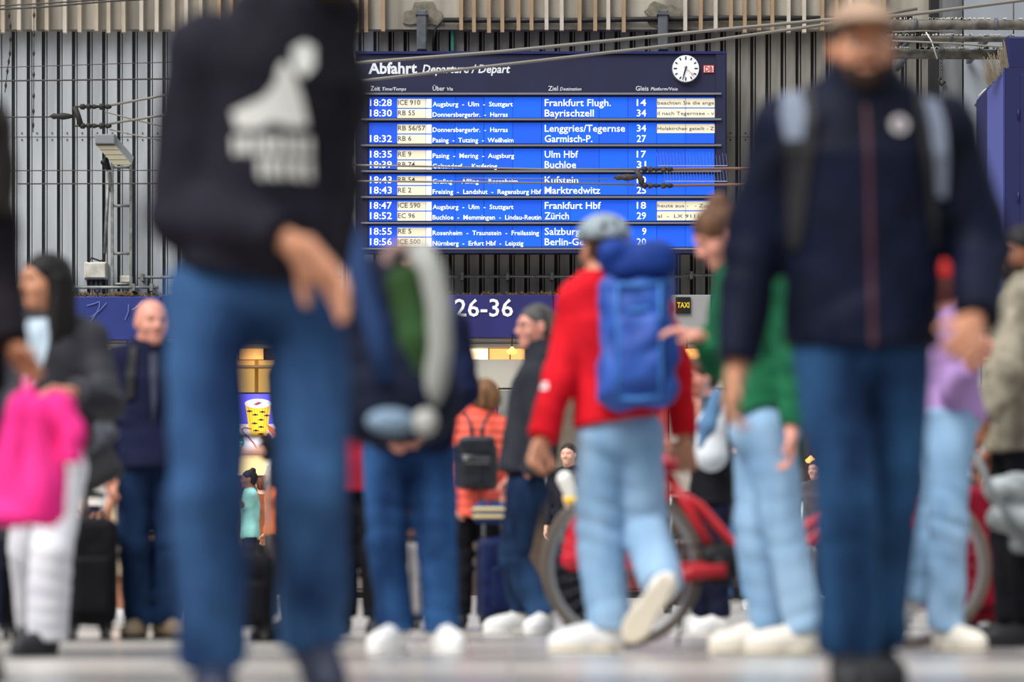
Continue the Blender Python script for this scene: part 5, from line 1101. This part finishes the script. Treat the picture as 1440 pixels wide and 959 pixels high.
# ================================================================ LUGGAGE, BICYCLE, BARRIER
TYRE = mat('rubber_tyre', (60, 58, 56), .7); CHR = mat('chrome', (190, 192, 196), .25, metal=.9); ALU = mat('aluminium_tube', (176, 178, 180), .35, metal=.6)
def suitcase(label, px, s, wd, ht, dp, col, rz=0, tilt=0, handle=.35, ridges=True, rough=.5, grp=None, hcol=None, dyp=0):
    d = F/s+dyp; t = thing('suitcase', ((px-720)*d/F, d, 0), label, 'suitcase', grp, math.radians(rz)); t.rotation_euler[1] = math.radians(tilt)
    if tilt: t.location.z = abs(math.sin(math.radians(tilt)))*wd/2
    nm = 'case_%d_%d_%d' % col; m = mat(nm, col, rough, 'cloth' if not ridges else 'noise', rgb2=tuple(int(v*.85) for v in col), scale=8)
    z0 = .07; hz = ht/2
    f = (lambda P: .004*np.sign(np.sin(P[:, 0]*2*math.pi/.05))*(np.abs(P[:, 1]) > dp*.3)) if ridges else folds([((0, 0, .3), (0, 0, 1))], .004, 3, .3, 1)
    sobj('case_body', [(rbox((0, 0, z0+hz), np.eye(3), (wd/2, dp/2, hz), .045), 'u', .01)], .012, m, t, f)
    if not ridges: sobj('front_pocket', [(rbox((0, -dp/2-.005, z0+hz*.75), np.eye(3), (wd/2-.04, .035, hz*.55), .025), 'u', .01)], .012, m, t)
    MB().tube([(-wd/2+.03, 0, z0+.02), (-wd/2-.004, 0, z0+.06), (-wd/2-.004, 0, z0+ht-.06), (-wd/2+.05, 0, z0+ht+.004), (wd/2-.05, 0, z0+ht+.004), (wd/2+.004, 0, z0+ht-.06), (wd/2+.004, 0, z0+.06), (wd/2-.03, 0, z0+.02)], .007, 6).build('zip_seam', mat('zip_black', (20, 20, 22), .6), t)
    MB().tube([(-.07, 0, z0+ht), (-.06, 0, z0+ht+.035), (.06, 0, z0+ht+.035), (.07, 0, z0+ht)], .011).build('carry_handle', BS, t, True)
    for x in (-1, 1):
        for y in (-1, 1):
            wh = MB().lathe((x*(wd/2-.05)-.016, y*(dp/2-.04), .028), (1, 0, 0), [(0, .02), (.004, .028), (.028, .028), (.032, .02)], 16).build('wheel', TYRE, t, True)
            MB().cbox(x*(wd/2-.05)-.024, x*(wd/2-.05)+.024, y*(dp/2-.04)-.02, y*(dp/2-.04)+.02, .045, .085, .006).build('wheel_fork', BS, wh)
    if handle:
        for x in (-1, 1): MB().tube([(x*.08, dp/2-.03, z0+ht-.03), (x*.08, dp/2-.03, z0+ht+handle)], .009).build('handle_tube', ALU, t, True)
        MB().tube([(-.09, dp/2-.03, z0+ht+handle), (.09, dp/2-.03, z0+ht+handle)], .015).build('handle_grip', BS, t, True)
    return t
suitcase('large black soft suitcase with front pocket beside the white trousers', 125, 287, .265, .52, .30, (24, 24, 28), 12, ridges=False, handle=.12)
suitcase('black suitcase low at the left edge behind the white trousers', -4, 285, .24, .46, .24, (26, 26, 32), -8, ridges=False, handle=0)
suitcase('tall black suitcase with aluminium pull handle between the hoodie man\'s legs', 353, 300, .22, .34, .24, (20, 20, 26), 5, ridges=False, handle=.56)
suitcase('navy suitcase rolling beside the coral-coated woman', 705, 250, .26, .46, .24, (30, 42, 84), 14, ridges=False, handle=.2)
suitcase('silver ribbed suitcase seen between the legs of the padded-jacket person', 576, 236, .17, .44, .26, (150, 146, 146), 8, handle=.1)
suitcase('black upright suitcase behind the bicycle\'s rear wheel', 812, 262, .20, .36, .22, (22, 22, 26), 0, ridges=False, handle=.25)
suitcase('dark red suitcase leaning behind the bicycle\'s front wheel', 1386, 292, .27, .66, .28, (128, 20, 40), 10, -9, ridges=False, handle=.1, dyp=.35)
suitcase('black suitcase at the right edge under the beige jacket', 1462, 305, .26, .48, .24, (24, 24, 28), 0, ridges=False, handle=.2, dyp=.45)
suitcase('small grey suitcase far behind the green jumper', 1120, 165, .34, .5, .24, (90, 92, 98), 10, handle=.4)
suitcase('dark suitcase far behind the coral coat\'s left side', 612, 170, .36, .54, .26, (40, 38, 44), -10, handle=.4)
suitcase('teal suitcase far behind the pink jacket', 158, 150, .36, .5, .26, (30, 80, 90), 8, handle=.4, dyp=.2)
suitcase('dark brown suitcase far behind the raised shoe', 960, 165, .36, .56, .26, (60, 40, 36), 8, handle=.4)
suitcase('blue suitcase far behind the capped man\'s legs', 1250, 160, .4, .56, .26, (36, 60, 110), -6, handle=.4)
# things on luggage
R0 = W(702, 748, 250, -.01); t = thing('travel_bag', Vector((R0.x, R0.y, .66)), 'blue bag with pale yellow bands lying on the navy suitcase', 'bag')
t.location.z = .61
sobj('bag_body', [(rbox((0, 0, .055), np.eye(3), (.15, .11, .06), .045), 'u', .01)], .010, mat('bag_blue', (50, 70, 130), .8, 'cloth'), t)
for z in (.035, .075): MB().tube([(-.145, -.06, z), (-.13, -.105, z), (.13, -.105, z), (.145, -.06, z)], .011).build('yellow_band', mat('band_yellow', (226, 206, 140), .8), t, True)
MB().tube([(-.06, -.09, .1), (-.05, -.1, .17), (.05, -.1, .17), (.06, -.09, .1)], .009).build('bag_handle', mat('handle_red', (180, 60, 60), .7), t, True)
t = thing('shoulder_bag', W(806, 800, 262, -.28), 'red bag hanging against the black suitcase beside the cyclist\'s leg', 'bag')
sobj('bag_body', [(cap((0.02, 0, .25), (-.01, 0, .05), .035, .06), 'u', .03), (cap((.04, 0, .22), (.03, 0, .05), .02, .05), 'u', .03)], .010, mat('bag_red', (206, 40, 56), .6, 'cloth'), t, folds([((0, 0, .1), (0, 0, 1))], .006, 2, .2, 1))
MB().tube([(-.02, -.01, .27), (-.05, 0, .38), (.04, .02, .4), (.05, 0, .27)], .009).build('bag_strap', mat('strap_pale', (216, 190, 190), .7), t, True)
t = thing('wrapped_bouquet', W(800, 690, 262, -.42), 'white and yellow wrapped bundle held above the rear wheel', 'bundle')
sobj('white_wrap', [(cap((-.02, 0, .06), (.01, 0, -.02), .045, .035), 'u', .03)], .008, mat('wrap_white', (232, 230, 222), .6), t)
sobj('yellow_wrap', [(cap((-.0, -.01, -.05), (.07, -.01, -.055), .028, .028), 'u', .03)], .008, mat('wrap_yellow', (240, 196, 50), .5), t)
# red step-through bicycle, side-on, facing right
SB_ = 328; YB = F/SB_
bx = lambda px: (px-875)/SB_
bz = lambda py: HC+(HZ-py)/SB_
bike = thing('bicycle', (X(875, SB_), YB, 0), 'red step-through bicycle standing across the hall behind the cyclist', 'bicycle')
RR = mat('frame_red', (206, 32, 44), .35); TAN = mat('tyre_grey_tan', (108, 98, 88), .7); DKM = mat('drivetrain_black', (26, 26, 28), .45, metal=.3)
HR = .35; hubs = (bx(875), bx(1279))
for i, hx in enumerate(hubs):
    wz = HR
    tw_ = MB().tube([(hx+(HR-.019)*math.cos(a), 0, wz+(HR-.019)*math.sin(a)) for a in [q*math.pi/24 for q in range(48)]], .019, 10, closed=True).build('tyre', TAN, bike, True)
    MB().tube([(hx+(HR-.045)*math.cos(a), 0, wz+(HR-.045)*math.sin(a)) for a in [q*math.pi/24 for q in range(48)]], .011, 8, closed=True).build('rim', ALU, tw_, True)
    for q in range(28):
        a = q*math.pi/14; sd = .03 if q % 2 else -.03; o = MB().tube([(hx+.025*math.cos(a+.9*(1 if q % 4 < 2 else -1)), sd, wz+.025*math.sin(a+.9*(1 if q % 4 < 2 else -1))), (hx+(HR-.05)*math.cos(a), 0, wz+(HR-.05)*math.sin(a))], .0012, 3).build('spoke', ALU, tw_)
    MB().lathe((hx, -.05, wz), (0, 1, 0), [(0, .012), (.015, .012), (.02, .03), (.03, .018), (.07, .018), (.08, .03), (.085, .012), (.1, .012)], 14).build('hub', ALU, bike, True)
BBp = (bx(1013), 0, bz(792)); SC = (bx(945), 0, bz(688)); HT = (bx(1192), 0, bz(640)); HB = (bx(1206), 0, bz(690)); FH = (hubs[1], 0, HR); RH = (hubs[0], 0, HR)
def ft(pts, r, nm='frame_tube', m=RR): return MB().tube(pts, r, 12).build(nm, m, bike, True)
ft([(bx(940), 0, bz(668)), BBp], .021, 'seat_tube'); ft([HT, HB], .024, 'head_tube')
ft([SC, (bx(985), 0, bz(712)), (bx(1035), 0, bz(770)), (bx(1070), 0, bz(778)), (bx(1120), 0, bz(752)), (bx(1203), 0, bz(684))], .021, 'curved_top_tube')
ft([BBp, (bx(1080), 0, bz(790)), (bx(1140), 0, bz(760)), HB], .023, 'down_tube')
for sd in (-1, 1):
    ft([BBp, (bx(985), sd*.045, bz(794)), (RH[0], sd*.06, RH[2])], .012, 'chainstay'); ft([SC, (RH[0], sd*.06, RH[2])], .011, 'seatstay')
    ft([(HB[0]+.01, sd*.03, HB[2]-.02), (bx(1225), sd*.05, bz(725)), (FH[0]-.03, sd*.055, FH[2]+.08), (FH[0], sd*.055, FH[2])], .014, 'fork_blade')
ft([(bx(941), 0, bz(672)), (bx(934), 0, bz(650))], .013, 'seat_post', CHR)
sobj('saddle', [(ell((bx(922), 0, bz(652)), np.eye(3), (.10, .085, .03)), 'u', .01), (cap((bx(930), 0, bz(652)), (bx(958), 0, bz(656)), .04, .022), 'u', .03)], .008, mat('saddle_red', (190, 34, 56), .5), bike)
ft([HT, (bx(1186), 0, bz(612))], .014, 'stem', CHR)
ft([(bx(1160), -.27, bz(606)), (bx(1178), -.2, bz(600)), (bx(1190), -.08, bz(604)), (bx(1190), .08, bz(604)), (bx(1178), .2, bz(600)), (bx(1160), .27, bz(606))], .012, 'handlebar', CHR)
for sd in (-1, 1): ft([(bx(1140), sd*.28, bz(607)), (bx(1166), sd*.265, bz(604))], .017, 'grip', BS)
MB().lathe((BBp[0], -.045, BBp[2]), (0, 1, 0), [(0, .088), (.003, .09), (.006, .088)], 28).build('chainring', DKM, bike, True)
MB().lathe((BBp[0], -.06, BBp[2]), (0, 1, 0), [(0, .03), (.12, .03)], 14).build('bottom_bracket', DKM, bike, True)
ft([(BBp[0], -.065, BBp[2]), (BBp[0]+.08, -.075, BBp[2]-.15)], .011, 'crank', DKM); ft([(BBp[0], .065, BBp[2]), (BBp[0]-.08, .075, BBp[2]+.15)], .011, 'crank', DKM)
for q in (-1, 1): MB().cbox(BBp[0]+.08*(-q)-.045, BBp[0]+.08*(-q)+.045, q*.12-.04, q*.12+.04, BBp[2]+.15*q-.012, BBp[2]+.15*q+.012, .005).build('pedal', DKM, bike)
b = MB(); b.tube([(BBp[0]+.02, -.06, BBp[2]-.03), (bx(975), -.062, bz(805)), (bx(938), -.062, bz(818))], .032, 10); b.build('chain_guard', RR, bike, True)
MB().tube([(BBp[0], -.045, BBp[2]+.09), (RH[0], -.045, RH[2]+.035), (RH[0]-.035, -.045, RH[2]), (RH[0], -.045, RH[2]-.035), (BBp[0], -.045, BBp[2]-.09)], .005, 5).build('chain', DKM, bike)
for sd in (-1, 1): ft([(bx(800), sd*.06, bz(668)), (bx(930), sd*.05, bz(672))], .006, 'rack_rail', CHR)
for k in range(4): ft([(bx(810+35*k), -.06, bz(669)), (bx(810+35*k), .06, bz(669))], .005, 'rack_bar', CHR)
for sd in (-1, 1): ft([(bx(830), sd*.06, bz(669)), (RH[0], sd*.065, RH[2])], .005, 'rack_stay', CHR)
ft([(bx(975), .05, bz(800)), (bx(955), .17, .012)], .008, 'kickstand', DKM)
MB().lathe((bx(1212), 0, bz(650)), (1, 0, 0), [(0, .02), (.02, .035), (.05, .04), (.055, .036)], 16).build('headlamp', CHR, bike, True)
# white bag with yellow flowers on the rack, red pannier on the fork
t = thing('shopping_bag', (X(912, SB_), YB+.14, bz(772)), 'white bag with yellow flowers hanging by the bicycle rack', 'bag')
sobj('bag_body', [(rbox((0, 0, .15), np.eye(3), (.085, .055, .15), .02), 'u', .01)], .010, mat('paper_white', (222, 218, 206), .7, 'cloth', rgb2=(196, 190, 178)), t, folds([((0, 0, .1), (0, 0, 1))], .006, 2, .3, 1))
for k in range(9):
    x = -.07+.0175*k; z = .33+.02*((k*7) % 3); b = MB(); b.tube([(x*.6, 0, .28), (x, -.01, z)], .003, 4); fo = b.build('flower_stem', mat('stem_green', (90, 130, 60), .7), t)
    MB().lathe((x, -.012, z), (0, -.4, 1), [(0, .006), (.008, .022), (.012, .012), (.026, .014)], 8).build('flower', mat('flower_yellow', (240, 210, 70), .6) if k % 3 else mat('flower_white', (240, 238, 230), .6), fo)
t = thing('pannier', (X(1296, SB_), YB-.12, bz(850)), 'pink-red pannier bag hanging over the bicycle\'s front wheel', 'bag')
sobj('bag_body', [(rbox((0, 0, .22), np.eye(3), (.06, .05, .24), .035), 'u', .01)], .010, mat('pannier_pink', (206, 70, 104), .7, 'noise', rgb2=(190, 60, 80), scale=3), t, folds([((0, 0, .2), (0, 0, 1))], .006, 4, .3, 1))
sobj('bag_lower', [(rbox((-.03, -.01, .1), np.eye(3), (.07, .055, .12), .04), 'u', .01)], .010, mat('pannier_lilac', (160, 150, 190), .7), t)
MB().tube([(-.03, 0, .46), (0, .04, .52), (.03, 0, .46)], .007).build('hook_strap', BS, t, True)
# crumpled grey wrap at right edge
t = thing('wrapped_bundle', W(1424, 735, 318, -.35), 'crumpled pale grey cloth bundle on the black suitcase at the right edge', 'bundle')
gm = mat('bundle_grey', (176, 184, 184), .6, 'noise', rgb2=(120, 126, 126), scale=10)
sobj('bundle_body', [(ell((0, 0, .14), np.eye(3), (.12, .1, .08)), 'u', .02), (ell((.02, 0, .02), np.eye(3), (.13, .1, .08)), 'u', .02), (ell((.08, 0, -.07), np.eye(3), (.09, .08, .06)), 'u', .02)], .009, gm, t, folds([((0, 0, .1), (0, 0, 1)), ((.04, 0, -.02), (.4, 0, 1))], .009, 8, .2, 1.6))
MB().tube([(-.16, -.02, .3), (-.12, -.06, .18), (-.04, -.1, .04), (.06, -.1, -.1)], .016).build('bundle_strap', mat('webbing_grey', (110, 116, 118), .7), t, True)
# crowd-control barrier
s_ = 205; t = thing('barrier', (X(1383, s_), F/s_, 0), 'grey tubular steel barrier behind the man at the right edge', 'barrier'); Hh_ = Z(612, s_)
BR = mat('barrier_grey', (150, 156, 160), .4, metal=.4)
for k in range(-1, 2): MB().tube([(k*.62, 0, .02), (k*.62, 0, Hh_)], .025, 10).build('post', BR, t, True); MB().lathe((k*.62, 0, 0), (0, 0, 1), [(0, .14), (.012, .14), (.03, .04)], 16).build('post_base', BR, t, True)
for z in (Hh_, Hh_*.45): MB().tube([(-.7, 0, z), (.9, 0, z)], .025, 10).build('rail', BR, t, True)
# display table / cream block glimpsed under the padded jacket and misc shop furniture
for i, (px, s_, wd, c, lab) in enumerate(((250, 92, 1.2, (120, 84, 60), 'brown wooden shop counter behind the bald man'), (480, 92, 1.6, (150, 140, 130), 'pale shop counter behind the person in the dark red top'), (1100, 92, 2.2, (60, 50, 46), 'dark shop counter behind the green jumper'), (860, 92, 1.4, (110, 40, 40), 'maroon shop counter behind the cyclist'))):
    t = thing('shop_counter', (X(px, s_), F/s_, 0), lab, 'counter'); m = mat('counter_%d' % i, c, .5, 'noise', rgb2=tuple(int(v*.8) for v in c))
    MB().cbox(-wd/2, wd/2, -.3, .3, .08, 1.0, .02).build('counter_body', m, t); MB().cbox(-wd/2-.04, wd/2+.04, -.35, .32, 1.0, 1.05, .01).build('worktop', mat('worktop_grey', (150, 148, 144), .4), t); MB().box(-wd/2+.03, wd/2-.03, -.26, .28, 0, .08).build('plinth', BS, t)
    for k in range(3): MB().cbox(-wd/2+.05+k*(wd-.1)/3, -wd/2+.03+(k+1)*(wd-.1)/3, -.325, -.3, .14, .94, .008).build('front_panel', m, t)
